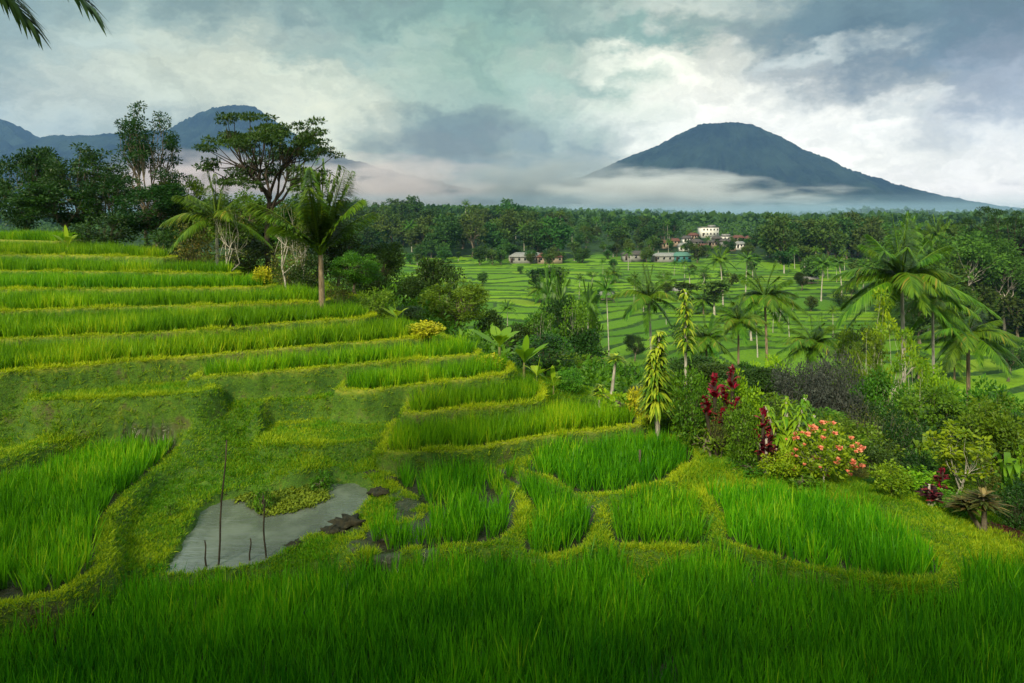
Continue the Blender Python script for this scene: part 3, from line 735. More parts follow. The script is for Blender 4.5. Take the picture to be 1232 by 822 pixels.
def ell_tips(rng, n, c, rad, lo=.35):
    v = rng.randn(n, 3); v /= np.linalg.norm(v, axis=1, keepdims=True)
    return np.array(c) + v * np.array(rad) * (lo + (1 - lo) * rng.rand(n, 1) ** .5)
def wood(g, rng, base, th, r0, tips, nl, sides=6, spread=.55, wob=.25, hub=None, r_end=.18):
    """trunk, limbs and branches that reach every tip"""
    zs = np.linspace(0, 1, 6); top = np.array([rng.randn() * wob, rng.randn() * wob, th]) if hub is None else np.array(hub, float)
    bend = rng.randn(2) * wob
    pts = np.array([[base[0] + top[0] * s + bend[0] * math.sin(s * 3.1), base[1] + top[1] * s + bend[1] * math.sin(s * 3.1), -0.4 + (th + .4) * s] for s in zs])
    tube(g, pts, r0 * (1.35 - .75 * zs ** .7), sides + 2, .5)
    top = pts[-1]; azs = np.arctan2(tips[:, 1] - top[1], tips[:, 0] - top[0]); o = np.argsort(azs + .0 * tips[:, 2])
    for grp in np.array_split(o, nl):
        if len(grp) == 0: continue
        T = tips[grp]; m = T.mean(0); j = np.array([top[0], top[1], 0]) * 1.0
        s0 = .72 + .28 * rng.rand(); st = pts[0] * (1 - s0) + pts[-1] * s0; st[2] = th * s0
        e = st + (m - st) * spread; mid = (st + e) / 2 + rng.randn(3) * .12 * np.linalg.norm(e - st)
        tube(g, [st, mid, e], [r0 * .55, r0 * .42, r0 * .30], sides)
        for q in T:
            f = .35 + .65 * rng.rand(); a_ = mid * (1 - f) + e * f
            mm = (a_ + q) / 2 + rng.randn(3) * .08 * np.linalg.norm(q - a_)
            tube(g, [a_, mm, q], [r0 * .24, r0 * .16, r0 * .05 + .004], max(3, sides - 2), cap=False)
def crown(g, rng, tips, tr, n, size, aspect=.5, up=.6, cen=None, tonez=0.0):
    m = len(tips); C = np.repeat(tips, n, 0); r_ = np.broadcast_to(np.asarray(tr, float), (m, 3)) if np.ndim(tr) < 2 else tr
    v = rng.randn(m * n, 3); v /= np.linalg.norm(v, axis=1, keepdims=True) + 1e-9
    off = v * (rng.rand(m * n, 1) ** .45) * np.repeat(r_, n, 0)
    a_ = np.clip(np.repeat(rng.rand(m), n) * .5 + rng.rand(m * n) * .5, 0, 1)
    leaves(g, C + off, v + (0 if cen is None else 0), size, rng, aspect, a_, up)
def make_tree(name, seed, th, r0, tips, tr, n, size, leaf, bark, nl=6, aspect=.5, up=.6, joined=False, sides=6, spread=.55, wob=.25, crown_name='crown', hub=None):
    rng = rs(seed); tips = np.asarray(tips, float)
    gw = Geo(); wood(gw, rng, (0, 0), th, r0, tips, nl, sides, spread, wob, hub)
    gc = Geo(); crown(gc, rng, tips, tr, n, size, aspect, up)
    if joined:
        me = mesh_data(name, np.concatenate([np.concatenate(gw.V), np.concatenate(gc.V)]), [np.concatenate(f) for f in gw.F.values()] + [np.concatenate(f) + gw.n for f in gc.F.values()],
                       [M[leaf], M[bark]], {'rnd': np.concatenate(gw.A + gc.A)})
        nw = sum(len(f) for ff in gw.F.values() for f in ff); mi = np.zeros(len(me.polygons), np.int32)
        mi[:nw] = 1; me.polygons.foreach_set('material_index', mi)
        return obj(name, me)
    root = empty(name); part('trunk', gw.mesh(name + '_trunk', M[bark], True), root); part(crown_name, gc.mesh(name + '_crown', M[leaf]), root)
    return root

PROTO = {}     # kind -> dict(root, h, w, used)
def reg(kind, root, h, w): PROTO[kind] = dict(root=root, h=h, w=w, used=False)
def put(kind, px, d, top, wpx, label, cat, group=None, rz=None, dz=0.0, lean=None):
    """stand a plant at column px, distance d, its tip reaching row top and its crown wpx columns wide"""
    P_ = PROTO[kind]; x, y = (px - CX) / F * d, d; z = H(x, y) + dz; h = (HY - top) / F * d - z
    sz = h / P_['h']; sx = (wpx / F * d) / P_['w'] if wpx else sz
    if rz is None: rz = (px * 1.7 + d) % 6.28
    if not P_['used']:
        o = P_['root']; o.location = (x, y, z); o.rotation_euler = (0, 0, rz); o.scale = (sx, sx, sz); P_['used'] = True
    else: o = dup(P_['root'], (x, y, z), rz, (sx, sx, sz))
    tz_ = P_.get('topz')
    if tz_:
        sx *= 1.12; o.scale = (sx, sx, sx); k_ = max(.25, (h / sx - (P_['h'] - tz_)) / tz_)
        for c_ in o.children:
            if c_.name.startswith('trunk'): c_.scale = (1, 1, k_ * P_.get('kz', 1) / P_.get('kz', 1))
            else: c_.location.z = (c_.location.z - (P_.get('cur', tz_))) + tz_ * k_
        if o == P_['root']: P_['cur'] = tz_ * k_
    if lean: o.rotation_euler = (lean[0], lean[1], rz)
    tag(o, label, cat, group); return o

# --- broad trees
r = rs(1)
for k, leaf in (('broad_dark', 'leaf_dark'), ('broad_mid', 'leaf_mid'), ('broad_bright', 'leaf_bright')):
    sd = {'broad_dark': 11, 'broad_mid': 12, 'broad_bright': 13}[k]; r = rs(sd)
    tips = np.concatenate([ell_tips(r, 46, (0, 0, 6.2), (3.4, 3.4, 3.2), .55), ell_tips(r, 14, (1.6, .6, 4.2), (2.4, 2.4, 1.6), .3), ell_tips(r, 10, (-1.8, -.8, 8), (1.6, 1.6, 1.6), .3)])
    reg(k, make_tree('broadleaf_tree', sd, 3.2, .24, tips, (.95, .95, .6), 150, .30, leaf, 'bark', 7), 9.9, 8.4)
# layered umbrella tree with pads of foliage on long bare limbs
def umb_tips(r, n, R_, zt, sag, pow_=.6):
    rho = R_ * r.rand(n) ** pow_; a_ = r.rand(n) * 6.28; lay = r.choice([0, 1, 1, 2, 3], n)
    return np.c_[rho * np.cos(a_) * (1 - .03 * lay), rho * np.sin(a_) * (1 - .03 * lay), zt - sag * (rho / R_) ** 2 - lay * 1.05 + r.randn(n) * .12]
r = rs(21); reg('umbrella', make_tree('umbrella_tree', 21, 5.2, .20, umb_tips(r, 92, 4.8, 9.8, 1.5, .5), (.72, .72, .12), 170, .19, 'leaf_dark', 'bark_dark', 9, .5, 1.2, spread=.62, wob=.2), 10.0, 9.8)
r = rs(22); reg('umbrella_low', make_tree('umbrella_tree', 22, 3.6, .2, umb_tips(r, 60, 4.0, 9.5, 2.6), (.9, .9, .28), 120, .26, 'leaf_dark', 'bark', 7, .5, 1.2, spread=.6), 10.0, 9.2)
r = rs(23); reg('umbrella_open', make_tree('umbrella_tree', 23, 5.0, .13, umb_tips(r, 22, 3.4, 9.6, 2.2), (.7, .7, .22), 70, .3, 'leaf_bright', 'bark_pale', 6, .5, 1.2, spread=.55), 10.0, 8.0)
# tall tree with many upright limbs and small open clumps
r = rs(31); t1 = np.concatenate([ell_tips(r, 52, (0, 0, 7.6), (1.9, 1.9, 2.2), .55), ell_tips(r, 26, (0, 0, 5.2), (2.3, 2.3, 1.6), .7)])
reg('open_tall', make_tree('open_crowned_tree', 31, 2.6, .13, t1, (.42, .42, .34), 95, .17, 'leaf_dark', 'bark', 9, .5, .6, spread=.7, wob=.15), 10.0, 5.0)
# thin pale tree, nearly bare
r = rs(32); t1 = np.concatenate([ell_tips(r, 20, (.4, 0, 7.6), (2.4, 2.4, 2.2), .4), ell_tips(r, 10, (0, 0, 5), (1.6, 1.6, 1.2), .4)])
reg('bare', make_tree('slender_tree', 32, 3.4, .12, t1, (.6, .6, .4), 34, .22, 'leaf_olive', 'bark_pale', 4, .4, .5, spread=.75, wob=.5), 10.0, 5.4)
r = rs(33); t1 = ell_tips(r, 26, (0, 0, 8.0), (1.7, 1.7, 1.9), .3)
reg('thin_green', make_tree('slender_tree', 33, 5.6, .10, t1, (.55, .55, .4), 60, .26, 'leaf_mid', 'bark_pale', 5, .5, .7, spread=.6, wob=.3), 10.0, 4.2)
r = rs(34); t1 = np.concatenate([ell_tips(r, 34, (0, 0, 6.6), (2.6, 2.6, 2.9), .3)])
reg('young_tree', make_tree('young_tree', 34, 2.6, .12, t1, (.6, .6, .35), 46, .42, 'leaf_bright', 'bark_pale', 6, .55, .9, spread=.5), 10.0, 6.0)
# bushes (about 3 m)
def bush(kind, seed, leaf, n, size, h=3.0, wv=1.5, bark='bark', aspect=.5, stems=7, name='shrub', tr=.4, up=.6, ntip=46):
    r = rs(seed); tips = ell_tips(r, ntip, (0, 0, h * .52), (wv * .82, wv * .82, h * .42), .35)
    reg(kind, make_tree(name, seed, .35, .05, tips, (tr, tr, tr * .8), n, size, leaf, bark, stems, aspect, up, spread=.35, wob=.05, crown_name='foliage', sides=4), h, wv * 2.1)
bush('bush_mid', 41, 'leaf_mid', 60, .17); bush('bush_dark', 42, 'leaf_dark', 60, .15); bush('bush_bright', 43, 'leaf_bright', 45, .20)
bush('bush_olive', 44, 'leaf_olive', 40, .13); bush('bush_yellow', 45, 'leaf_yellow', 40, .16, 1.2, .7, tr=.25); bush('bush_big', 46, 'leaf_bright', 26, .30, 3, 1.4, tr=.5, up=1.0)
bush('bush_grey', 47, 'leaf_grey', 60, .12, 3.0, 2.0, 'twig', .4, 12, 'twiggy_bush', .45, .2, 120)
bush('bush_maroon', 48, 'maroon', 34, .13, 1.6, .8, tr=.25, ntip=24)
bush('bush_wiry', 49, 'leaf_olive', 9, .10, 3.0, 1.8, 'twig', .35, 12, 'twiggy_bush', .4, .2, 110)
bush('herb', 50, 'leaf_bright', 16, .12, .6, .5, tr=.15, ntip=16, name='leafy_weed')
bush('herb_dark', 51, 'leaf_mid', 22, .10, .6, .6, tr=.18, ntip=18, name='leafy_weed')

# --- palms
def frond_mesh(L, e, droop, leaf, seed, nlf=74, ll=.66, lw=.046, seg=2, hang=.35):
    r = rs(seed); g = Geo(); ts = np.linspace(0, 1, 9)
    crv = lambda t: np.stack([L * t * np.cos(e), 0 * t, L * (t * np.sin(e) - droop * t * t)], -1)
    tube(g, crv(ts), .045 * (1 - .85 * ts) * L / 4 + .004, 4, .75)
    t_ = np.linspace(.12, .995, nlf); prof = np.sin(np.clip((t_ + .12) / 1.12, 0, 1) * 3.0) ** .6 * .85 + .15
    for sg in (-1, 1):
        o = crv(t_ + r.randn(nlf) * .002); sweep = np.interp(t_, [0, .5, 1], [1.25, .95, .35])
        straps(g, o, sg * sweep + r.randn(nlf) * .06, np.interp(t_, [0, 1], [.15, -.25]) + e * .25 - droop * t_ * .5 + r.randn(nlf) * .08, ll * L / 4 * 1.3 * prof, lw * L / 4 * 1.5,
               hang * (.7 + .6 * r.rand(nlf)), seg, [.7, 1, 0] if seg == 2 else [1, 0], r.rand(nlf) * .8 + (.15 if seed % 3 == 0 else 0))
    return g.mesh('frond', M[leaf])
FR_M = {}
M['palm_shade'] = leaf_mat('palm_leaflet_silhouette', (.008, .03, .008), (.03, .07, .010), None, .12, .5, .05)  # copy of the palm leaflet with silhouette darkness put into its colour
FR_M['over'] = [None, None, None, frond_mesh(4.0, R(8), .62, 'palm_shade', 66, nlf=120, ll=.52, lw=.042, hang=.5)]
for k, leaf in (('palm', 'palm'), ('young', 'palm_young')):
    FR_M[k] = [frond_mesh(4, R(78), .10, leaf, 61), frond_mesh(4.2, R(55), .32, leaf, 62), frond_mesh(4.2, R(34), .62, leaf, 63, hang=.6), frond_mesh(4.0, R(8), .62, leaf, 64, hang=.6), frond_mesh(3.6, R(-25), .45, leaf, 65)]
def palm_trunk(h, r0, lean, seed):
    r = rs(seed); s = np.linspace(0, 1, 14); g = Geo(); a_ = r.rand() * 6.28
    c_ = np.c_[lean * s ** 1.6 * math.cos(a_), lean * s ** 1.6 * math.sin(a_), -.5 + (h + .5) * s]
    tube(g, c_, r0 * (1 - .42 * s + .5 * np.exp(-s * 14)), 8, .5); return g, c_[-1]
def make_palm(kind, seed, h, r0, lean, nf, fs, mat='palm', classes=(.12, .34, .30, .16, .08), nuts=True, azr=None):
    r = rs(seed); root = empty('coconut_palm'); g, top = palm_trunk(h, r0, lean, seed)
    part('trunk', g.mesh('palm_trunk', M['bark_palm'] if seed % 2 else M['bark_pale'], True), root)
    cl = np.repeat(range(5), (np.array(classes) * nf).round().astype(int))
    for i, c_ in enumerate(cl):
        az_ = i * 2.39996 + r.randn() * .2
        if azr: az_ = azr[0] + (azr[1] - azr[0]) * ((i * .618) % 1)
        f = part('frond', FR_M[mat][c_], root, loc=tuple(top), rz=az_, sc=fs * (.85 + .3 * r.rand()))
        f.rotation_euler = (r.randn() * .12, r.randn() * .10, az_)
    if nuts:
        gn = Geo()
        for q in range(7):
            a_ = q * .9; c0 = top + np.array([math.cos(a_) * .28, math.sin(a_) * .28, -.25 - .12 * (q % 3)]); s = np.linspace(-1, 1, 5)
            tube(gn, c0 + np.c_[0 * s, 0 * s, s * .13], .13 * np.sqrt(np.clip(1 - s * s, .05, 1)), 6)
        part('coconut_cluster', gn.mesh('coconuts', M['stem'], True), root)
    reg(kind, root, h + (4.15 if classes[0] > .6 else 3.2) * fs, 7.6 * fs); PROTO[kind]['topz'] = float(top[2])
TOPZ = {}
make_palm('palm_a', 71, 9, .19, .8, 30, 1.0, classes=(.08, .26, .32, .22, .12)); make_palm('palm_b', 72, 10.5, .16, .5, 24, .85); make_palm('palm_c', 73, 5, .22, .3, 28, 1.0, classes=(.06, .26, .34, .24, .10))
make_palm('palm_big', 74, 7.5, .20, .6, 34, 1.25, 'palm', (.10, .30, .30, .18, .12), False)
make_palm('palm_young', 75, 1.9, .17, .4, 24, 1.05, 'young', (.72, .28, .0, .0, .0), False)
make_palm('palm_shag', 76, 2.2, .16, .3, 15, .9, 'young', (.25, .3, .25, .2, .0), False)
# far palms in one mesh
def far_palm(kind, seed, h, nf, fs, r0=.17):
    g, top = palm_trunk(h, r0, .7, seed); r = rs(seed); gc = Geo()
    for i in range(nf):
        az_ = i * 2.39996; e = R(75 - 95 * i / nf); L = 3.6 * fs; dr = .15 + .5 * i / nf; t_ = np.linspace(.1, 1, 16)
        o = top + np.stack([L * t_ * math.cos(e) * math.cos(az_), L * t_ * math.cos(e) * math.sin(az_), L * (t_ * math.sin(e) - dr * t_ * t_)], -1)
        tube(gc, o[::5], .03, 3, .6)
        for sg in (-1, 1): straps(gc, o, az_ + sg * np.interp(t_, [0, 1], [1.3, .5]), -.35 + 0 * t_, 1.1 * fs * (1 - .4 * t_), .20 * fs, .35, 1, [1, 0], r.rand(16) * .8)
    me = mesh_data('coconut_palm', np.concatenate(g.V + gc.V), [np.concatenate(f) for f in g.F.values()] + [np.concatenate(f) + g.n for f in gc.F.values()], [M['palm'], M['bark_pale']], {'rnd': np.concatenate(g.A + gc.A)})
    nw = sum(len(f) for ff in g.F.values() for f in ff); mi = np.zeros(len(me.polygons), np.int32); mi[:nw] = 1; me.polygons.foreach_set('material_index', mi)
    reg(kind, obj('coconut_palm', me), h + 2.6 * fs, 6.4 * fs)
far_palm('far_palm', 81, 11, 22, 1.1); far_palm('far_palm2', 82, 13, 18, .9, .14)

# --- banana plants
def banana(kind, seed, nl=8, h=1.7):
    r = rs(seed); root = empty('banana_plant'); g = Geo(); s = np.linspace(0, 1, 6)
    tube(g, np.c_[.05 * s, 0 * s, -.1 + (h + .1) * s], .11 - .06 * s, 8); part('stem', g.mesh('banana_stem', M['stem'], True), root)
    for v in range(nl):
        gl = Geo(); e = R(84 - 42 * ((v * .37) % 1)); L = 2.2 + .6 * r.rand(); dr = .15 + .55 * ((v * .61) % 1)
        straps(gl, [[0, 0, 0]], 0, e, L, .52, dr, 9, [.10, .10, .45, .85, 1, 1, .95, .8, .5, 0], [r.rand() * (1 if v % 4 else .99)], .10)
        f = part('leaf', gl.mesh('banana_leaf', M['banana']), root, loc=(.05, 0, h - .05), rz=v * 2.4 + r.randn() * .2)
    reg(kind, root, h + 2.1, 3.6)
banana('banana_a', 91); banana('banana_b', 92, 6, 1.0)

# --- dracaenas, cordylines
def spike(kind, seed, name, stem_h, col_h, L, W, leaf, n, bark='bark_pale', e0=R(40), drp=.75, heads=((0, 0, 1.0),), rad=.05, seg=3, taper=.45):
    r = rs(seed); root = empty(name); g = Geo(); gl = Geo()
    for hx, hy, hs in heads:
        s = np.linspace(0, 1, 8); top = stem_h * hs + col_h * hs
        tube(g, np.c_[hx * s, hy * s, -.1 + (top + .1) * s], .03 + .02 * (1 - s), 6)
        tz = r.rand(n); zz = stem_h * hs + col_h * hs * tz; sc_ = 1 - taper * tz ** 1.5
        O = np.c_[hx * zz / top, hy * zz / top, zz]
        straps(gl, O, r.rand(n) * 6.28, e0 + .5 * tz + r.randn(n) * .12, L * hs ** .5 * sc_ * (.8 + .4 * r.rand(n)), W, drp + r.randn(n) * .08, seg, [.5, 1, .8, 0], np.where(r.rand(n) < .5, r.rand(n) * .35, .55 + .45 * r.rand(n)) if leaf == 'drac' else r.rand(n))
    part('stem', g.mesh('stem', M[bark], True), root); part('foliage', gl.mesh('foliage', M[leaf]), root)
    reg(kind, root, stem_h + col_h + .1, 1.4 * L)
spike('drac_tall', 101, 'dracaena', 2.0, 1.45, .50, .075, 'drac', 210, e0=R(30), drp=.85, taper=.25)
spike('drac_wide', 102, 'dracaena', 1.1, 1.9, .66, .085, 'drac', 230, e0=R(35), drp=.95, taper=.35, heads=((0, 0, 1.0), (.28, .05, .84), (-.25, .1, .80)))
spike('drac_droop', 103, 'dracaena', .5, 1.6, .62, .07, 'drac_drop', 150, e0=R(55), drp=1.15, heads=((.0, 0, 1.0), (.45, .1, .9), (-.5, .1, .75), (.2, -.3, .8), (-.2, .3, 1.05)))
spike('cord_red', 104, 'cordyline', .9, .45, .36, .09, 'red', 24, e0=R(50), drp=.5, heads=((0, 0, 1.0), (.16, .1, .72), (-.18, .05, .6), (.05, -.1, .4)), bark='bark_dark')
spike('cord_maroon', 105, 'cordyline', .4, .6, .42, .09, 'maroon', 40, e0=R(40), drp=.5, heads=((0, 0, 1), (.25, .1, .7), (-.2, .2, .8)))
spike('spiky', 106, 'strap_leaved_plant', 1.0, .5, .62, .06, 'brown_strap', 90, e0=R(35), drp=.45, heads=((0, 0, 1.0), (.3, .1, .8)), bark='bark')
spike('fern', 107, 'fern', .05, .1, .8, .16, 'leaf_mid', 22, e0=R(55), drp=.7)
spike('tuft_yellow', 108, 'slender_dracaena', 1.7, .25, .42, .05, 'drac', 90, e0=R(20), drp=.5)

# flowering shrub with salmon pink bracts
bush('pink_shrub', 52, 'leaf_bright', 46, .17, 3.0, 1.5, 'bark_pale', name='flowering_shrub'); rt = PROTO['pink_shrub']['root']
r = rs(53); g = Geo(); v = r.randn(26, 3); v /= np.linalg.norm(v, axis=1, keepdims=True)
leaves(g, v * .03, v + np.array([0, 0, .5]), .17, r, .75); bl = g.mesh('blossom', M['pink'])
for q in range(60):
    v = r.randn(3); v[2] = v[2] * .9 + .25; v /= np.linalg.norm(v); k_ = .95 + .35 * r.rand()
    part('blossom', bl, rt, loc=(v[0] * 1.3 * k_, v[1] * 1.3 * k_, 1.5 + v[2] * 1.2 * k_), rz=q, sc=.35 + .55 * r.rand())
# ------------------------------------------------------------------ trees behind the terraces, from the left edge
T = 'tree'
put('broad_dark', 36, 56, 176, 84, 'bushy dark green tree at the left edge behind the topmost terrace', T)
put('broad_dark', -40, 58, 190, 100, 'dark tree cut by the left edge of the photo', T)
put('umbrella_low', 108, 52, 172, 120, 'dark tree with layered flat branches, second from the left edge', T)
put('broad_dark', 75, 49, 222, 110, 'low spreading dark tree right behind the topmost rice strip', T)
put('umbrella_low', 135, 50, 205, 90, 'layered dark tree just left of the tall open-crowned tree', T)
put('open_tall', 178, 48, 120, 86, 'tall tree with many upright limbs and small open leaf clumps', T)
put('broad_dark', 185, 46, 222, 92, 'dense dark shrubby tree at the foot of the tall open-crowned tree', T)
put('broad_mid', 215, 50, 203, 66, 'leafy tree just right of the tall open-crowned tree', T)
put('umbrella', 326, 40, 129, 165, 'large umbrella tree with flat dark layered crown on a slender trunk', T)
put('broad_mid', 285, 47, 226, 100, 'green tree filling the space left below the umbrella crown', T)
put('broad_mid', 358, 46, 232, 90, 'green tree between the umbrella tree and the young coconut palm', T)
put('broad_dark', 240, 54, 240, 110, 'dark tree behind the shaggy yellowing palm', T)
put('broad_dark', 320, 54, 250, 140, 'dark low tree in the shade behind the umbrella tree trunk', T)
put('broad_dark', 400, 50, 262, 90, 'dark tree behind the young coconut palm', T)
put('bush_dark', 130, 45, 255, 90, 'dark thicket left behind the second terrace', 'shrub')
put('bush_dark', 205, 42, 270, 80, 'dark thicket at the right end of the second terrace', 'shrub')
put('bush_olive', 232, 40, 262, 60, 'olive shrub under the shaggy yellowing palm', 'shrub')
put('bush_dark', 300, 40, 285, 80, 'dark shrub behind the right end of the third terrace', 'shrub')
put('bush_olive', 350, 38, 290, 60, 'olive shrub between pale trunks behind the fourth terrace', 'shrub')
put('palm_shag', 262, 38.5, 215, 105, 'shaggy young palm with drooping yellowish fronds behind the third terrace', 'palm')
put('bare', 278, 37.5, 245, 60, 'slender nearly bare tree with forked pale branches right of the shaggy palm', T)
put('bare', 345, 36.5, 238, 66, 'leaning pale thin tree just right of the umbrella tree trunk', T)
put('bare', 362, 36, 262, 40, 'short pale thin tree directly left of the young coconut palm', T)
put('palm_young', 388, 32.2, 190, 190, 'young coconut palm with upright fronds beside the terrace edge', 'palm', rz=1.2)
put('bush_dark', 372, 36, 300, 60, 'dark shrub behind the base of the young coconut palm', 'shrub')
put('broad_mid', 428, 38, 300, 66, 'green bushy tree just right of the young coconut palm', T)
put('broad_dark', 455, 46, 292, 70, 'dark tree at the edge of the gully behind the young palm', T)
put('bush_olive', 405, 34, 325, 50, 'olive shrub at the foot of the young coconut palm', 'shrub')
put('bush_mid', 452, 33, 345, 55, 'green shrub at the end of the terrace with the coconut palm', 'shrub')
put('banana_b', 82, 41, 272, 46, 'small bright banana plant behind the second terrace', 'banana plant')
put('banana_b', 478, 32.5, 362, 50, 'pale leaved small banana plant left of the round green tree', 'banana plant')
put('bush_yellow', 316, 34.6, 322, 22, 'small yellow bush beside the umbrella tree trunk', 'shrub')
# gully between hillside and valley fields
put('broad_dark', 530, 60, 310, 72, 'round dark tree standing behind the round green tree', T)
put('broad_mid', 550, 42, 334, 92, 'round green tree beside the terrace ends above the yellow ferns', T)
put('broad_bright', 515, 50, 345, 50, 'light green tree in front of the dark round tree', T)
put('broad_dark', 495, 58, 332, 60, 'dark bushy tree left of the round dark tree', T)
put('bush_dark', 490, 37, 368, 60, 'dark shrub between the small banana plant and the round green tree', 'shrub')
put('bush_yellow', 512, 29.4, 388, 42, 'yellow ferny bush at the right end of the long lower rice terrace', 'shrub')
put('bush_yellow', 588, 28.2, 428, 44, 'yellow ferny bush below the large banana clump', 'shrub')
put('banana_a', 602, 28.6, 386, 92, 'tallest plant of the large banana clump, bright yellow green', 'banana plant')
put('banana_a', 630, 28.9, 400, 78, 'right hand plant of the large banana clump', 'banana plant')
put('banana_b', 645, 27.8, 430, 56, 'small banana plant at the right foot of the large clump', 'banana plant')
put('banana_b', 666, 27.8, 440, 44, 'lowest and rightmost small banana plant with a yellow leaf', 'banana plant')
put('bush_dark', 655, 33, 400, 90, 'dark thicket behind the large banana clump', 'shrub')
put('bush_mid', 686, 28.2, 441, 38, 'rounded dark green shrub right of the banana plants', 'shrub')
put('herb_dark', 705, 27.5, 478, 30, 'low green plant right of the rounded dark shrub', 'plant')
put('tuft_yellow', 736, 29, 424, 26, 'leaning slender plant with a yellow tuft of leaves', 'dracaena', lean=(.0, .15))
put('drac_tall', 721, 27, 462, 20, 'short thin plant with pale yellow rosette, left of the variegated bush', 'dracaena')
put('herb', 745, 26, 470, 60, 'bright broad-leaved weeds left of the variegated bush', 'plant')
put('herb', 700, 25.5, 492, 50, 'bright low weeds at the end of the terrace step', 'plant')
put('bush_yellow', 770, 25.6, 468, 34, 'small variegated yellow bush by the wide dracaena', 'shrub')
put('bush_grey', 778, 28, 462, 60, 'dead looking twiggy bush behind the wide dracaena stem', 'shrub')
mid = [(640, 70, 372, 80, 'broad_mid'), (668, 85, 358, 60, 'broad_dark'), (700, 95, 352, 60, 'broad_mid'), (620, 60, 388, 70, 'broad_dark'), (655, 52, 398, 80, 'broad_mid'), (690, 60, 395, 80, 'broad_dark'),
       (722, 62, 412, 60, 'bush_dark'), (745, 55, 428, 60, 'bush_dark'), (705, 46, 425, 70, 'broad_mid'), (765, 46, 440, 60, 'bush_dark'), (675, 40, 420, 60, 'bush_mid'), (740, 40, 452, 60, 'bush_mid'),
       (470, 75, 318, 70, 'broad_mid'), (590, 66, 372, 50, 'broad_dark'), (445, 62, 305, 60, 'broad_mid')]
ml = ['pale green', 'dark', 'leafy', 'low dark', 'spreading green', 'dense dark', 'small dark', 'short dark', 'loose green', 'stubby dark', 'green', 'low green', 'misty green', 'narrow dark', 'rounded green']
mw = ['behind the banana clump', 'beyond the gully left of the thin palms', 'beyond the thin palms in the gully', 'just right of the round green tree', 'above the large banana clump', 'in the gully right of the banana clump',
      'left of the yellow tufted plant', 'behind the yellow tufted plant', 'in the gully above the rounded dark shrub', 'behind the wide dracaena', 'between the banana clump and the rounded shrub', 'at the rim left of the variegated bush',
      'behind the small banana plant, far side of the gully', 'behind the round green tree, right side', 'beyond the terrace with the coconut palm']
for (px, d, top, wp, k), a_, b_ in zip(mid, ml, mw): put(k, px, d, top, wp, a_ + (' tree ' if 'broad' in k else ' bush ') + b_, T if 'broad' in k else 'shrub')
for px, d, top, wp, k, lb in [(657, 105, 318, 30, 'far_palm', 'thin coconut palm, leftmost in the gully group'), (678, 98, 326, 36, 'far_palm', 'thin coconut palm right beside the leftmost one of the gully group'),
    (733, 130, 330, 34, 'far_palm2', 'slim coconut palm alone in the fields left of the tall palm'), (870, 205, 297, 38, 'far_palm', 'coconut palm with tall bare white trunk below the village'),
    (897, 220, 303, 34, 'far_palm2', 'slender palm just right of the white trunked palm'), (988, 215, 306, 34, 'far_palm', 'palm at the far edge of the fields right of the village'),
    (1013, 225, 308, 34, 'far_palm2', 'palm at the far edge of the fields, right one of the pair'), (830, 240, 322, 30, 'far_palm', 'small far palm in the fields right below the village'),
    (708, 90, 338, 34, 'far_palm2', 'thin palm in the gully group, furthest right'), (690, 60, 358, 44, 'thin_green', 'thin pale stemmed tree in the gully group'), (652, 58, 372, 40, 'thin_green', 'thin pale stemmed tree behind the banana clump')]:
    put(k, px, d, top, wp, lb, 'palm' if 'palm' in k else T)
put('palm_b', 787, 96, 322, 78, 'tall coconut palm with shaggy crown in the fields left of the tall dracaena', 'palm')
put('palm_a', 926, 80, 320, 80, 'full coconut palm in the fields left of the largest palm', 'palm')
put('palm_c', 888, 70, 358, 62, 'coconut palm just left of the full palm in the fields', 'palm')
put('palm_c', 852, 52, 378, 66, 'low dark coconut palm right behind the tall dracaena', 'palm')
put('palm_c', 975, 58, 378, 76, 'low coconut palm behind the grey twiggy bush', 'palm')
put('palm_big', 1090, 46, 272, 138, 'largest coconut palm, with long hanging fronds, at the right', 'palm')
put('palm_c', 1166, 56, 358, 100, 'coconut palm right of the largest palm with one hanging frond', 'palm')
put('palm_b', 1125, 50, 325, 90, 'coconut palm half hidden behind the right fronds of the largest palm', 'palm')
put('umbrella_open', 1068, 42, 352, 92, 'light green feathery tree in front of the largest palm', T)
put('umbrella_open', 1096, 38, 400, 70, 'lower light green feathery tree right under the largest palm', T)
put('thin_green', 1046, 40, 392, 44, 'thin young tree left of the feathery tree', T)
put('thin_green', 1024, 48, 388, 40, 'thin young tree further left behind the grey bush', T)
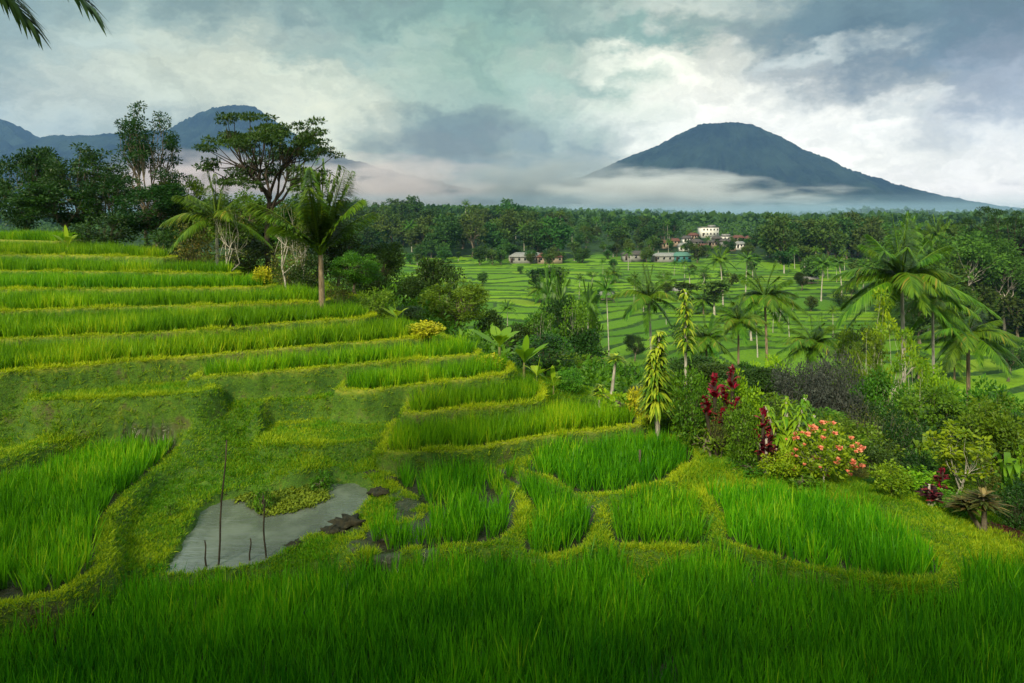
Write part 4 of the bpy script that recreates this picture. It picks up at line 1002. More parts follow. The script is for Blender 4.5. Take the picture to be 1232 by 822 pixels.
# ------------------------------------------------------------------ garden hedge on the rim, left to right
put('drac_tall', 825, 24.6, 347, 30, 'tall thin dracaena with one long leafy head on a bare stem', 'dracaena')
put('drac_wide', 792, 23.8, 396, 46, 'wide yellow striped dracaena left of the tall thin one', 'dracaena')
H_ = [('bush_mid', 832, 23.2, 438, 62, 'tall green shrub right of the wide dracaena', 'shrub'), ('bush_bright', 812, 24.5, 450, 40, 'lighter shrub between the two dracaenas', 'shrub'),
 ('cord_red', 860, 22.6, 446, 34, 'crimson leaved plant behind the left green shrubs', 'cordyline'), ('cord_red', 881, 24.2, 436, 30, 'crimson leaved plant, topmost of the red ones', 'cordyline'),
 ('bush_bright', 893, 24.5, 446, 60, 'yellow green shrub beneath the topmost crimson plant', 'shrub'), ('bush_olive', 868, 22.4, 480, 36, 'brownish shrub under the crimson plants', 'shrub'),
 ('bush_mid', 893, 21.6, 480, 52, 'dense green shrub with large leaves left of the middle crimson plant', 'shrub'), ('cord_red', 918, 21.3, 488, 30, 'crimson leaved plant in the middle of the hedge', 'cordyline'),
 ('cord_maroon', 922, 21.0, 520, 26, 'dark maroon plant beneath the middle crimson plant', 'cordyline'), ('drac_droop', 946, 21.6, 474, 56, 'light green plant with drooping strap leaves', 'dracaena'),
 ('bush_bright', 938, 20.6, 542, 50, 'low bright shrub at the left foot of the flowering shrub', 'shrub'), ('pink_shrub', 992, 20.6, 506, 92, 'shrub covered in salmon pink blossoms', 'flowering shrub'),
 ('herb_dark', 965, 20.2, 570, 60, 'dark low plants under the flowering shrub', 'plant'), ('herb_dark', 900, 21.2, 556, 70, 'dark low plants under the dense green shrub', 'plant'),
 ('herb_dark', 850, 22.6, 515, 70, 'dark low plants under the tall green shrub', 'plant'),
 ('bush_grey', 962, 28, 428, 92, 'dark grey twiggy bush, left half of the pair', 'shrub'), ('bush_grey', 1003, 29, 418, 84, 'dark grey twiggy bush, right half of the pair', 'shrub'),
 ('bush_grey', 930, 30, 445, 50, 'small dark twiggy bush behind the drooping plant', 'shrub'),
 ('bush_wiry', 1062, 24, 488, 100, 'wiry grey green bush right of the flowering shrub', 'shrub'), ('bush_wiry', 1035, 26, 478, 60, 'wiry thin bush between the grey bush and the flowering shrub', 'shrub'),
 ('bush_bright', 1072, 19.8, 556, 56, 'bright leafy shrub just right of the bare soil patch', 'shrub'), ('bush_dark', 1055, 22, 530, 70, 'dark shrub behind the bright leafy shrub', 'shrub'),
 ('cord_maroon', 1118, 19.6, 580, 28, 'nearly black strap-leaved plant in the right hedge', 'cordyline'), ('cord_red', 1134, 20.5, 562, 22, 'small crimson plant in the right hedge', 'cordyline'),
 ('bush_big', 1108, 21, 562, 60, 'broad-leaved green plants between the bright shrub and the small crimson plant', 'shrub'), ('young_tree', 1155, 20.5, 505, 84, 'young tree with large bright leaves at the right', T),
 ('bush_mid', 1150, 19.4, 592, 56, 'green shrub at the foot of the bright young tree', 'shrub'), ('spiky', 1184, 18.2, 592, 62, 'spiky plant with brownish strap leaves at the lower right', 'strap-leaved plant'),
 ('bush_maroon', 1206, 18.2, 638, 60, 'maroon leafy plants at the lower right edge', 'plant'), ('bush_dark', 1222, 18.8, 585, 60, 'dark shrub at the right edge behind the maroon plants', 'shrub'),
 ('fern', 1112, 23.5, 545, 50, 'fern with arching fronds behind the bright leafy shrub', 'fern'), ('fern', 1215, 20.2, 572, 60, 'fern at the right edge above the dark shrub', 'fern'),
 ('bush_bright', 1232, 20.6, 540, 60, 'bright shrub cut by the right edge', 'shrub'), ('bush_dark', 1260, 19, 560, 90, 'dark bushes beyond the right edge', 'shrub'),
 ('broad_mid', 1212, 25, 468, 120, 'large spreading green tree at the right edge', T), ('broad_mid', 1125, 30, 458, 110, 'green tree behind the hedge below the right palms', T),
 ('broad_mid', 1060, 36, 440, 90, 'green tree behind the wiry bush', T), ('broad_dark', 1160, 27, 500, 80, 'dark tree behind the bright young tree', T), ('broad_mid', 1180, 36, 446, 110, 'green tree under the right hand palm', T),
 ('broad_bright', 1120, 44, 438, 80, 'light green tree under the largest palm', T), ('broad_dark', 905, 36, 440, 60, 'dark tree behind the crimson plants', T), ('broad_mid', 860, 40, 428, 70, 'green tree behind the tall thin dracaena', T),
 ('broad_mid', 1010, 44, 430, 70, 'green tree behind the dark grey twiggy bush', T), ('broad_bright', 925, 42, 425, 60, 'light green tree rising behind the topmost crimson plant', T), ('broad_dark', 1300, 30, 440, 120, 'dark tree beyond the right edge', T),
 ('bush_dark', 1105, 27, 505, 80, 'dark bush behind the fern', 'shrub'), ('bush_dark', 985, 25, 500, 90, 'dark bush behind the flowering shrub', 'shrub'), ('bush_mid', 870, 27, 455, 60, 'green bush behind the left crimson plant', 'shrub')]
for k, px, d, top, wp, lb, ct in H_: put(k, px, d, top, wp, lb, ct)
for px, d, top, wp, lb in [(770, 21.4, 600, 30, 'small round weed on the bund left of the bean-shaped paddy'), (852, 22.2, 573, 50, 'dark leafy weed patch on the bank above the bean-shaped paddy'), (205, 18.2, 600, 24, 'small dark weed on the mossy bank left of the pond'),
    (315, 19.2, 578, 30, 'pale weeds at the back edge of the pond'), (385, 20.6, 566, 40, 'green weeds behind the right part of the pond')]:
    put('herb_dark', px, d, top, wp, lb, 'weed')

rf = rs(500); KD = {'bush_dark': 'dark bush', 'bush_mid': 'green bush', 'bush_bright': 'light green bush', 'bush_olive': 'olive bush', 'broad_dark': 'dark tree', 'broad_mid': 'leafy green tree', 'broad_bright': 'light green tree', 'thin_green': 'thin tree', 'palm_c': 'low coconut palm', 'bush_wiry': 'wiry bush'}
HL = [(800, 'the wide dracaena'), (840, 'the tall thin dracaena'), (885, 'the topmost crimson plant'), (930, 'the middle crimson plant'), (965, 'the drooping strap-leaved plant'), (1020, 'the flowering shrub'), (1060, 'the wiry bush'), (1100, 'the bright leafy shrub'), (1145, 'the small crimson plant'), (1175, 'the bright young tree'), (1300, 'the spiky plant')]
def filler(n, px0, px1, dfn, tfn, kinds, w0, w1, where, group):
    for i in range(n):
        px = px0 + (px1 - px0) * (i + .6 * rf.rand()) / n; u = rf.rand(); d = dfn(px, u); k = kinds[rf.randint(len(kinds))]; top = tfn(px, u)
        wp = w0 + (w1 - w0) * rf.rand(); lm = next(t_ for q, t_ in HL if px < q or q == 1300)
        sz = 'large' if wp > w0 + .6 * (w1 - w0) else 'small' if wp < w0 + .3 * (w1 - w0) else 'mid-sized'
        put(k, px, d, top, wp, f"{sz} {KD[k]} {where} {lm}", 'palm' if 'palm' in k else 'shrub' if 'bush' in k else T, group)
hd = lambda px: float(np.interp(px, [790, 850, 900, 960, 1030, 1100, 1180, 1232], [24.6, 23.6, 22.6, 21.6, 21.0, 20.4, 19.6, 18.8]))
ht = lambda px: float(np.interp(px, [790, 850, 900, 960, 1030, 1100, 1180, 1300], [470, 465, 470, 500, 515, 525, 540, 545]))
filler(16, 800, 1290, lambda px, u: hd(px) + 1.2 + 2 * u, lambda px, u: ht(px) + 22 - 40 * u, ['bush_dark', 'bush_mid', 'bush_dark', 'bush_olive'], 46, 84, 'close behind', 'bushes close behind the hedge plants')
filler(14, 820, 1290, lambda px, u: hd(px) + 5 + 6 * u, lambda px, u: ht(px) - 18 - 34 * u, ['broad_dark', 'broad_mid', 'bush_dark', 'broad_dark', 'bush_wiry'], 60, 100, 'on the slope behind', 'trees on the slope behind the hedge')
filler(14, 815, 1180, lambda px, u: hd(px) + 0.3 + .5 * u, lambda px, u: ht(px) + 62 - 24 * u, ['bush_mid', 'bush_bright', 'bush_dark', 'bush_olive'], 26, 46, 'low in the hedge by', 'low bushes of the hedge')
GL = [(620, 'above the tall banana'), (660, 'right of the banana clump'), (700, 'above the rounded dark shrub'), (750, 'near the yellow tufted plant'), (800, 'behind the wide dracaena'), (860, 'behind the tall dracaena'), (920, 'left of the full palm'), (980, 'right of the full palm'), (1040, 'above the grey twiggy bush'), (1100, 'below the largest palm'), (1999, 'below the right hand palm')]
def filler2(n, px0, px1, d0, d1, h0, h1, kinds, where, group):
    for i in range(n):
        px = px0 + (px1 - px0) * ((i * .618 + .2 * rf.rand()) % 1); d = d0 + (d1 - d0) * rf.rand(); k = kinds[rf.randint(len(kinds))]; h = h0 + (h1 - h0) * rf.rand()
        z = H((px - CX) / F * d, d); top = HY - (z + h) / d * F; lm = next(t_ for q, t_ in GL if px < q)
        put(k, px, d, top, h * (.9 if 'palm' not in k else 1.0) * F / d * (1.25 if 'bush' in k else 1), f"{'tall' if h > (h0 + h1) / 2 else 'short'} {KD[k]} {where}, {lm}", 'palm' if 'palm' in k else 'shrub' if 'bush' in k else T, group)
filler2(18, 600, 790, 55, 120, 5, 9, ['broad_dark', 'broad_mid', 'broad_dark', 'thin_green', 'palm_c'], 'in the gully', 'trees in the gully')
filler2(14, 700, 860, 38, 60, 2.2, 4.5, ['bush_dark', 'bush_mid', 'broad_dark'], 'on the lower slope', 'bushes on the lower slope')
filler2(16, 830, 1240, 70, 130, 5, 9, ['palm_c', 'palm_c', 'broad_dark', 'thin_green', 'broad_mid'], 'at the near edge of the valley', 'trees at the near edge of the valley')
filler2(22, 640, 1100, 130, 260, 5, 8.5, ['broad_dark', 'thin_green', 'bush_dark', 'palm_c'], 'between the valley fields', 'trees between the valley fields')

# ------------------------------------------------------------------ woodland beyond the valley fields
def joined_tree(seed, h, leaf, tips, tr, n, size, th, r0=.25, bark='bark_pale', nl=5, up=.6):
    return make_tree('woodland_tree', seed, th, r0, tips, tr, n, size, leaf, bark, nl, .6, up, True, 4)
rr = rs(200); FARP = []
MID4 = 'leaf_forest'
FARP.append((joined_tree(201, 10, 'leaf_far', ell_tips(rr, 34, (0, 0, 6), (3.8, 3.8, 3.8), .4), (1.4, 1.4, .9), 52, .75, 2.4, bark='bark'), 9.8, 8.8))
FARP.append((joined_tree(202, 10, 'leaf_far', ell_tips(rr, 28, (0, 0, 5.8), (2.8, 2.8, 3.7), .4), (1.2, 1.2, .9), 50, .7, 3, bark='bark'), 10, 6.8))
FARP.append((joined_tree(203, 10, 'leaf_far', umb_tips(rr, 24, 3.8, 9.6, 3.0), (1.1, 1.1, .4), 42, .6, 4, bark='bark', up=1.2), 10, 9))
FARP.append((joined_tree(204, 10, 'leaf_far', np.concatenate([ell_tips(rr, 22, (0, 0, 8.0), (1.7, 1.7, 1.8), .4), ell_tips(rr, 8, (.5, 0, 5), (1, 1, 1.2), .4)]), (.8, .8, .6), 36, .6, 6.4, .16), 10, 5))
r6 = rs(206)
FARP.append((joined_tree(205, 10, 'leaf_forest', np.concatenate([ell_tips(r6, 30, (0, 0, 6.8), (2.6, 2.6, 2.9), .3), ell_tips(r6, 8, (.5, 0, 3.4), (1.4, 1.4, 1.2), .4)]), (1.0, 1.0, .7), 170, .26, 4.4, .16), 10, 6.4))
FARP.append((joined_tree(206, 10, 'leaf_forest', umb_tips(r6, 26, 3.6, 9.6, 3.2), (1.0, 1.0, .35), 150, .26, 5.5, .15, up=1.2), 10, 8.4))
farused = [False] * 6; PALMREST = []
LM = [(430, 'behind the young palm'), (500, 'above the dark gully trees'), (570, 'left of the grey roofed building'), (640, 'above the grey roofed building'), (700, 'above the reddish building'), (770, 'left of the dark roofed barn'),
      (830, 'near the long grey shed'), (880, 'below the highest white building'), (930, 'near the rightmost white house'), (1000, 'left of the largest palm'), (1070, 'near the largest palm, left side'), (1110, 'straight behind the largest palm'),
      (1160, 'just right of the largest palm'), (1200, 'near the right edge'), (9999, 'at the very right edge')]
KW = {4: 'leafy', 5: 'layered', 0: 'broad round', 1: 'oval crowned', 2: 'flat topped', 3: 'slim high crowned'}
def far_label(kind, px, fd, fh, place):
    lm = next(t_ for q, t_ in LM if px < q); row = 'front' if fd < .33 else 'back' if fd > .67 else 'middle'; sz = 'tall' if fh > .6 else 'short' if fh < .3 else 'mid-sized'
    q_ = f"{sz} coconut palm, {row} of the {place}, {lm}" if kind == 'p' else f"{sz} {KW[kind]} tree, {row} of the {place}, {lm}"
    q_ = q_ if len(q_.split()) < 17 else q_.replace(" of the ", " ", 1).replace(" straight", "").replace(" very", "").replace("before the grove", "by the grove").replace(", left side", "").replace("mid-sized ", "").replace("tall ", "") if len(q_.split()) < 99 else q_
    if len(q_.split()) > 16: print('LONG', q_)
    return q_ if len(q_.split()) < 17 else f"{'coconut palm' if kind == 'p' else KW[kind] + ' tree'}, {place}, {lm}"
def far_tree(kind, x, y, h, wd, label, group):
    if kind == 'p':
        P_ = PROTO['far_palm' if rr.rand() < .5 else 'far_palm2']; o = P_['root'].copy(); COL.objects.link(o); q = h / P_['h']; o.scale = (q * 1.05, q * 1.05, q)
        cat, label = 'palm', label[1]
    else:
        o0, ph, pw = FARP[kind]
        if farused[kind]: o = o0.copy(); COL.objects.link(o)
        else: o = o0; farused[kind] = True
        q = h / ph; o.scale = (wd / pw, wd / pw, q); cat, label = T, label[0]
    o.location = (x, y, H(x, y) - .2); o.rotation_euler = (0, 0, rr.rand() * 6.28)
    tag(o, label, cat, group[cat == 'palm'])
def region(n, px0, px1, d0, d1, h0, h1, kinds, label, group, wf=(.7, 1.0), fn=None):
    for i in range(n):
        px = px0 + (px1 - px0) * ((i * .618034 + rr.rand() * .1) % 1); d = d0 * (d1 / d0) ** rr.rand(); 
        if fn and not fn(px, d): continue
        h = h0 + (h1 - h0) * rr.rand(); k = kinds[rr.randint(len(kinds))]
        lb_ = far_label(k, px, math.log(d / d0) / math.log(d1 / d0), (h - h0) / (h1 - h0), label); far_tree(k, (px - CX) / F * d, d, h, h * (wf[0] + (wf[1] - wf[0]) * rr.rand()), (lb_, lb_), group)
region(96, 395, 680, 352, 600, 10, 24, [0, 0, 1, 2, 1, 'p'], 'wooded rise', ('trees of the wooded rise', 'palms of the wooded rise'))
region(40, 660, 810, 400, 600, 9, 16, [0, 0, 1, 2, 1, 'p'], 'lower wood', ('trees of the lower wood', 'palms of the lower wood'))
region(30, 395, 720, 325, 350, 5, 10, [0, 1, 1, 3, 'p'], 'edge of the wooded rise', ('trees along the edge of the rise', 'palms along the edge of the rise'))
region(30, 925, 1062, 330, 400, 17, 23, [0, 0, 1], 'dark grove', ('trees of the dark grove right of the village', ''), (.75, .95))
region(16, 940, 1080, 255, 320, 8, 12, [1, 3, 'p', 'p'], 'trees before the grove', ('small trees before the dark grove', 'palms before the dark grove'))
region(78, 1078, 1290, 165, 270, 17, 25, [4, 4, 5, 3, 4, 'p'], 'right forest', ('tall trees of the right forest', 'palms of the right forest'), (.45, .75))
region(26, 1100, 1290, 155, 200, 9, 14, [4, 1, 4], 'right forest foot', ('lower trees of the right forest', ''), (.7, .9))
region(48, 725, 960, 335, 480, 5, 10, [0, 1, 1, 3, 'p'], 'village', ('trees among the village houses', 'palms among the village houses'))
region(10, 560, 1000, 170, 330, 3, 5.5, [0, 1, 1], 'valley fields', ('small trees in the valley fields', ''), (.8, 1.2))
region(34, 600, 1060, 140, 320, 6, 11, ['p', 'p', 'p', 3], 'open fields', ('thin trees in the valley fields', 'palms in the valley fields'))
for px, d, top, lb in [(1097, 190, 256, 'tallest palm of the right forest, standing clear on the skyline'), (1122, 200, 260, 'skyline palm just right of the tallest one'), (1140, 210, 264, 'skyline palm third from the left above the right forest')]:
    put('far_palm', px, d, top, 34, lb, 'palm')
put('umbrella', 1208, 180, 246, 84, 'pale umbrella shaped tree above the forest at the right edge', T)
# far woods and ridges that read as one mass
g = Geo(); r = rs(300); n = 5200
dd = 760 * (3300 / 760) ** r.rand(n); ux = (r.rand(n) * 2.0 - 1.0) * .95; X = ux * dd; z = terrain(X, dd)
for n_, sz in ((14, 1.0),):
    hh = 6 + 6 * r.rand(n); wv = 4 + 4 * r.rand(n) + dd / 700
    C = np.repeat(np.c_[X, dd, z + hh * .55], n_, 0); v = r.randn(n * n_, 3); v /= np.linalg.norm(v, axis=1, keepdims=True); v[:, 2] = np.abs(v[:, 2]) * 1.2 - .35
    leaves(g, C + v * np.repeat(np.c_[wv, wv, hh * .5], n_, 0) * .8, v, np.repeat(wv, n_) * 1.0, r, .9, np.clip(np.repeat(r.rand(n), n_) * .6 + r.rand(n * n_) * .4, 0, 1), 1.0)
n = 3600; dd = 425 * (800 / 425) ** r.rand(n); ux = (r.rand(n) * 2.0 - 1.0) * .95; k_ = ~((ux > .13) & (ux < .38) & (dd < 500)); dd, ux = dd[k_], ux[k_]; n = len(dd); X = ux * dd; z = terrain(X, dd)
hh = 3 + 4 * r.rand(n); wv = 2.5 + 3 * r.rand(n); C = np.repeat(np.c_[X, dd, z + hh * .3], 12, 0); v = r.randn(n * 12, 3); v /= np.linalg.norm(v, axis=1, keepdims=True); v[:, 2] = np.abs(v[:, 2])
leaves(g, C + v * np.repeat(np.c_[wv, wv, hh * .6], 12, 0) * .8, v, 1.8, r, .9, np.clip(np.repeat(r.rand(n), 12) * .6 + r.rand(n * 12) * .4, 0, 1), 1.0)
tag(obj('far_woodland', g.mesh('far_woodland', M['leaf_far'])), 'far wooded ridges below the mist and the mountains', 'woodland', kind='stuff')
# thicket covering the slope of the gully
g = Geo(); n = 2600; y_ = 24 + 76 * r.rand(n) ** 1.3; x_ = (r.rand(n) * 1.75 - .75) * y_; z, _, _, _, _, _, s_ = terrain(x_, y_, True)
k_ = (s_ > 2.2) & (s_ < 52); x_, y_, z = x_[k_], y_[k_], z[k_]; n = len(x_); nl_ = 46
C = np.repeat(np.c_[x_, y_, z + .2], nl_, 0); v = r.randn(n * nl_, 3); v /= np.linalg.norm(v, axis=1, keepdims=True); v[:, 2] = np.abs(v[:, 2])
rad_ = np.repeat(.6 + .9 * r.rand(n), nl_)[:, None]
leaves(g, C + v * rad_ * r.rand(n * nl_, 1) ** .4, v, .28, r, .55, np.clip(np.repeat(r.rand(n), nl_) * .6 + r.rand(n * nl_) * .4, 0, 1), .8)
tag(obj('undergrowth', g.mesh('undergrowth', M['leaf_mid'])), 'tangled green undergrowth covering the slope down to the valley', 'undergrowth', kind='stuff')

# ------------------------------------------------------------------ village
WALLS = {'white': plain_mat('white_plaster', (.75, .74, .70), (.55, .54, .5), .8, .8), 'cream': plain_mat('cream_plaster', (.36, .28, .21), None, .8, .8), 'grey': plain_mat('grey_block', (.25, .25, .24), None, .9, .8), 'teal': plain_mat('teal_paint', (.04, .16, .17), None, .6, .8)}
ROOFS = {'red': plain_mat('red_tile', (.15, .055, .04), (.08, .045, .04), .8, 2), 'dark': plain_mat('dark_tile', (.05, .045, .045), (.09, .08, .075), .8, 2), 'tin': plain_mat('tin_sheet', (.26, .27, .27), (.14, .13, .12), .5, 2), 'green': plain_mat('green_sheet', (.08, .19, .15), None, .5, 2)}
GLASS = plain_mat('dark_window', (.02, .025, .03), None, .2, 1, .5)
def house(px, d, w_, dp, h, rh, wall, roof, label, rz=0., flat=False, dz=0.0, nwin=3, fl=1):
    x, y = (px - CX) / F * d, d; root = empty('village_house', (x, y, H(x, y) + dz), rz)
    g = Geo(); box(g, (0, 0, h / 2 - .6), (w_, dp, h + 1.2)); part('wall', g.mesh('wall', WALLS[wall]), root)
    g = Geo()
    if flat: box(g, (0, 0, h + .12), (w_ + .7, dp + .7, .25)); box(g, (w_ * .2, .1, h + .9), (w_ * .35, dp * .5, 1.3))
    else:
        o = .5; a, b = w_ / 2 + o, dp / 2 + o; V = [[-a, -b, h], [a, -b, h], [a, b, h], [-a, b, h], [-a * .62, 0, h + rh], [a * .62, 0, h + rh], [-a, -b, h - .12], [a, -b, h - .12], [a, b, h - .12], [-a, b, h - .12]]
        g.add(V, [[[0, 1, 5, 4], [2, 3, 4, 5], [0, 6, 7, 1], [1, 7, 8, 2], [2, 8, 9, 3], [3, 9, 6, 0], [6, 9, 8, 7]], [[1, 2, 5], [3, 0, 4]]])
    part('roof', g.mesh('roof', ROOFS[roof]), root)
    gd = Geo(); box(gd, (0, 0, 0), (1.0, .08, 1.2)); wm = gd.mesh('window', GLASS); gd = Geo(); box(gd, (0, 0, 0), (1.0, .08, 2.1)); dm = gd.mesh('door', M['bark_dark'])
    for f_ in range(fl):
        for q in range(nwin): part('window', wm, root, loc=(-w_ / 2 + w_ * (q + .5) / nwin * 1.0 + .3, -dp / 2 - .03, 1.6 + f_ * 2.9))
    part('door', dm, root, loc=(-w_ / 2 + .9, -dp / 2 - .03, 1.05)); tag(root, label, 'house')
    return root
house(852, 470, 12, 8, 6.0, 0, 'white', 'tin', 'largest white flat-roofed building, highest in the village', .1, True, 5, 5, 2)
house(868, 455, 15, 5, 2.8, 0, 'white', 'tin', 'long low white building just right of the highest white one', .05, True, 3.0, 6)
V_ = [(826, 440, 9, 7, 'white', 'dark', 'white house with dark roof left of the highest white building', 3), (812, 430, 10, 7, 'cream', 'red', 'house with red roof at the left part of the village', 2), (838, 425, 10, 8, 'grey', 'dark', 'grey house with dark roof in the middle of the village', 2),
 (856, 420, 9, 7, 'cream', 'dark', 'dark roofed house below the highest white building', 2), (846, 400, 10, 6, 'cream', 'red', 'orange walled house in the lower village', 1), (822, 405, 9, 7, 'white', 'tin', 'small white house with tin roof in the lower village', 1),
 (872, 430, 9, 7, 'grey', 'dark', 'grey house near the white trunked palm', 2), (888, 450, 11, 8, 'cream', 'red', 'red roofed house right of the white trunked palm', 3), (902, 445, 9, 7, 'white', 'red', 'white walled red roofed house at the right part of the village', 3),
 (912, 455, 12, 8, 'white', 'tin', 'rightmost white house of the village', 4), (890, 420, 9, 7, 'white', 'tin', 'pale house under the rightmost red roofs', 1), (800, 415, 9, 7, 'cream', 'red', 'leftmost red roofed house of the village', 2),
 (834, 455, 9, 7, 'cream', 'red', 'red roofed house behind the left white house', 4), (862, 440, 8, 7, 'grey', 'dark', 'dark roofed house in the village centre', 3), (880, 410, 8, 6, 'cream', 'dark', 'small cream house in front of the red roofed ones', 1)]
for px, d, w_, dp, wl, rf, lb, dz in V_: house(px, d, w_ * .6, dp * .75, 2.4, 1.7, wl, rf, lb, (px * .37) % .7 - .35, dz=dz)
house(803, 342, 15, 7, 2.6, 1.6, 'grey', 'tin', 'long grey shed at the far edge of the fields below the village', .05, dz=.6, nwin=5)
house(820, 340, 8, 6, 2.6, 1.8, 'teal', 'green', 'teal walled building with green roof beside the long grey shed', .05, dz=.6)
house(762, 345, 11, 7, 2.8, 1.8, 'grey', 'dark', 'dark roofed barn left of the long grey shed', .1, dz=.5)
house(634, 337, 17, 8, 2.8, 2.0, 'grey', 'tin', 'long grey roofed building at the edge of the fields below the wooded rise', .02, dz=.6, nwin=6)
house(661, 335, 12, 7, 2.6, 1.8, 'cream', 'red', 'reddish building right beside the long grey roofed one', .02, dz=.6, nwin=4)
def hut(px, d, w_, label):
    x, y = (px - CX) / F * d, d; root = empty('field_hut', (x, y, H(x, y)), .2); h = 1.9
    for sx_ in (-1, 1):
        for sy_ in (-1, 1): g = Geo(); tube(g, [(sx_ * w_ * .42, sy_ * w_ * .3, -.5), (sx_ * w_ * .42, sy_ * w_ * .3, h)], .08, 5); part('post', g.mesh('post', M['bark']), root)
    g = Geo(); a, b = w_ / 2 + .3, w_ * .4; g.add([[-a, -b, h], [a, -b, h], [a, b, h], [-a, b, h], [-a, 0, h + 1.1], [a, 0, h + 1.1], [-a, 0, h - .1], [a, 0, h - .1]], [[[0, 1, 5, 4], [2, 3, 4, 5], [0, 6, 7, 1], [3, 2, 7, 6]], [[0, 4, 3], [1, 2, 5], [0, 3, 6], [1, 7, 2]]])
    part('roof', g.mesh('roof', ROOFS['tin']), root); g = Geo(); box(g, (0, 0, .55), (w_ * .84, w_ * .6, .12)); part('platform', g.mesh('platform', M['bark']), root); tag(root, label, 'hut')
hut(728, 215, 5.5, 'open field hut with pale roof left of the tall palm'); hut(818, 225, 4, 'small field hut with orange pale roof below the long grey shed'); hut(738, 108, 2.6, 'small grey roofed hut among the lower valley fields'); hut(975, 255, 5, 'field hut near the far palm pair')

# ------------------------------------------------------------------ poles in the pond, clods, raft of weed
def pole(px, py, h, lean, label, twig=False):
    x, y = on_level(px, py, POND_Z); root = empty('bamboo_pole', (x, y, POND_Z)); s = np.linspace(0, 1, 8); g = Geo()
    tube(g, np.c_[lean * s + .02 * np.sin(s * 9), 0 * s, -.35 + (h + .35) * s], .028 - .012 * s, 6); part('shaft', g.mesh('shaft', M['bark_dark']), root)
    if twig:
        for q in range(6):
            g = Geo(); z0 = h * (.62 + .06 * q); a_ = q * 2.1; tube(g, [(lean * z0 / h, 0, z0), (lean * z0 / h + .12 * math.cos(a_), .12 * math.sin(a_), z0 + .22)], .006, 4); part('twig', g.mesh('twig', M['bark_dark']), root)
    tag(root, label, 'pole')
pole(261, 680, 2.95, .22, 'longest thin leaning pole standing in the pond'); pole(250, 682, .62, -.08, 'short stake in the pond left of the longest pole')
pole(301, 674, .52, 0, 'short stake in the pond between the longest and the twiggy pole'); pole(320, 671, 1.5, -.07, 'medium pole in the pond with twigs on its upper half', True)
r = rs(400)
for px, py, z, sz, lb in [(455, 596, -7.95, .22, 'dark soil clod right of the pond tip'), (418, 630, -8.0, .26, 'dark soil clod on the near bank of the pond'), (400, 640, -8.05, .20, 'small soil clod left of the near bank clod'), (447, 570, -7.85, .14, 'small dark clod above the pond tip'),
    (470, 652, -8.05, .2, 'muddy clod by the thin rice paddy'), (355, 655, -8.1, .16, 'dark clump on the front edge of the pond'), (466, 578, -7.9, .15, 'dark clod at the corner of the thin rice paddy')]:
    x, y = on_level(px, py, z); g = Geo(); th = np.linspace(0, 2 * np.pi, 19)[:-1]; ph = np.linspace(.15, 3.0, 10)
    V = np.array([[math.sin(p_) * math.cos(q) * 1.5, math.sin(p_) * math.sin(q), math.cos(p_) * .6] for p_ in ph for q in th]); V *= (1 + (fbm(V[:, 0] * 5 + px, V[:, 1] * 5 + V[:, 2] * 7, 3, .8) - .5)[:, None] * 2.0)
    i = np.arange(9)[:, None] * 18; j = np.arange(18)[None]; kk = (j + 1) % 18
    g.add(V * sz, [np.stack([i + j, i + j + 18, i + kk + 18, i + kk], -1).reshape(-1, 4), np.arange(18)[None]])
    tag(obj('soil_clod', g.mesh('soil_clod', M['soil'], True), None, (x, y, H(x, y) + sz * .15)), lb, 'soil clod')
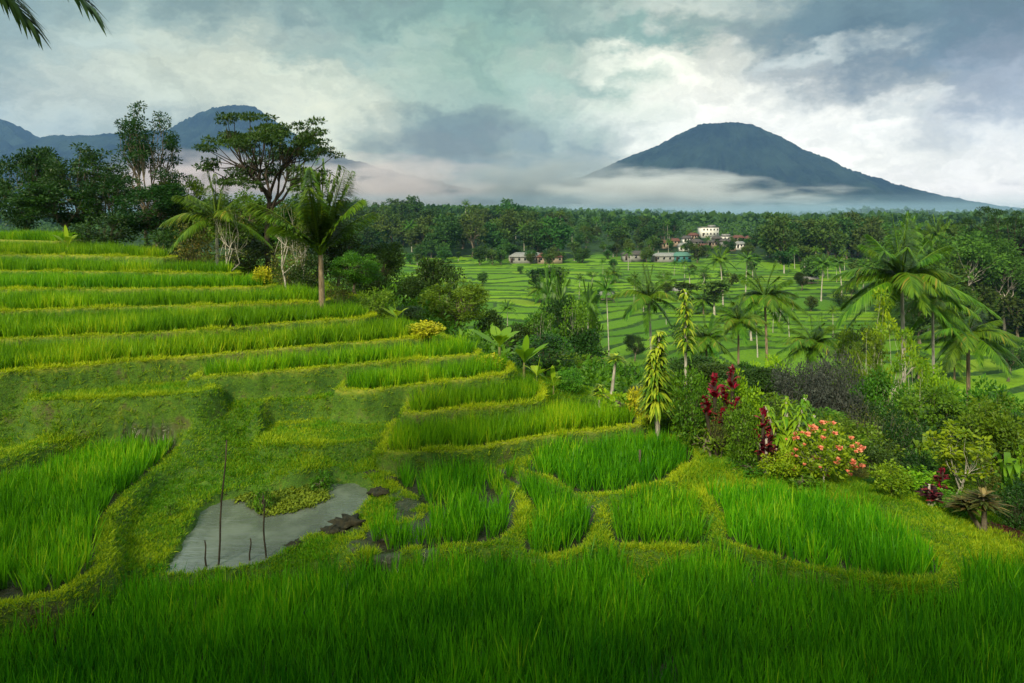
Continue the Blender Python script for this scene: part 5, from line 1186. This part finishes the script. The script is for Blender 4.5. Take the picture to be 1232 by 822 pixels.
# floating weed along the back of the pond
g = Geo(); n = 11000; r = rs(77); X = -8 + 4 * r.rand(n); Y = 17.5 + 4.5 * r.rand(n)
WEED = [on_level(px, py, POND_Z) for px, py in [(262, 602), (300, 606), (318, 622), (345, 619), (372, 611), (398, 600), (390, 585), (350, 588), (300, 590)]]
d_ = pdist(X, Y, WEED) + (fbm(X * 4, Y * 4, 3) - .5) * .35; k_ = d_ < 0; X, Y = X[k_], Y[k_]; n = len(X)
X = np.repeat(X, 4) + r.randn(n * 4) * .05; Y = np.repeat(Y, 4) + r.randn(n * 4) * .05; n *= 4
leaves(g, np.c_[X, Y, np.full(n, POND_Z + .01) + .09 * r.rand(n) * fbm(X * 3, Y * 3, 2)], np.c_[r.randn(n, 2), .4 * np.ones(n)], .075, r, .7, np.clip(fbm(X * 2, Y * 2, 3) * 1.4 - .3 + .3 * r.rand(n), 0, 1), 2)
tag(obj('floating_weed', g.mesh('floating_weed', leaf_mat('mossy_weed', (.035, .085, .004), (.17, .22, .008), None, .2, .7, .05))), 'yellow green floating weed spreading into the pond', 'water weed', kind='stuff')

# ------------------------------------------------------------------ palm leaning in over the camera, and unseen trees added behind it to shade the foreground
root = empty('overhanging_palm', (-9.05, 8.0, H(-9.05, 8.0))); g, top = palm_trunk(-H(-9.05, 8.0) + 4.55, .17, .02, 77); part('trunk', g.mesh('palm_trunk', M['bark_palm'], True), root)
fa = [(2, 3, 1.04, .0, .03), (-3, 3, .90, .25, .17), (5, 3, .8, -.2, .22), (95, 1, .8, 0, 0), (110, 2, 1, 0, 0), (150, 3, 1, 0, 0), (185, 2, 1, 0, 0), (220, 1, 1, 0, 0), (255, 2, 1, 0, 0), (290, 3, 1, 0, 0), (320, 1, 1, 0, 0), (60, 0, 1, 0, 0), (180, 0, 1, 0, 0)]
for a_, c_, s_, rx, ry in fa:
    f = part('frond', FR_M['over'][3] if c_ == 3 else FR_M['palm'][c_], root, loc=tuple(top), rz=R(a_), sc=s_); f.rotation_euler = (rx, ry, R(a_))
tag(root, 'coconut palm whose dark fronds hang into the top left corner', 'palm')
for q, (x, y, h, k) in enumerate([(-13, -8, 18, 'broad_dark'), (-4, -9, 19, 'broad_mid'), (6, -8, 18, 'broad_dark'), (16, -7, 17, 'broad_mid'), (-22, -4, 16, 'broad_dark'), (25, -4, 15, 'broad_dark')]):
    h *= .70; o = dup(PROTO[k]['root'], (x, y, H(x, y)), q * 1.3, (h / 9.9 * 1.4, h / 9.9 * 1.4, h / 9.9)); tag(o, 'broad tree added unseen behind the viewer to shade the foreground', T, 'shade trees added behind the viewer')
for k, P_ in PROTO.items():
    if not P_['used'] and P_['root'].name not in ('coconut_palm.001',) :
        if not k.startswith('far_palm'):
            print('UNUSED', k)
            for c_ in list(P_['root'].children_recursive): bpy.data.objects.remove(c_)
            bpy.data.objects.remove(P_['root'])
#@@NEXT
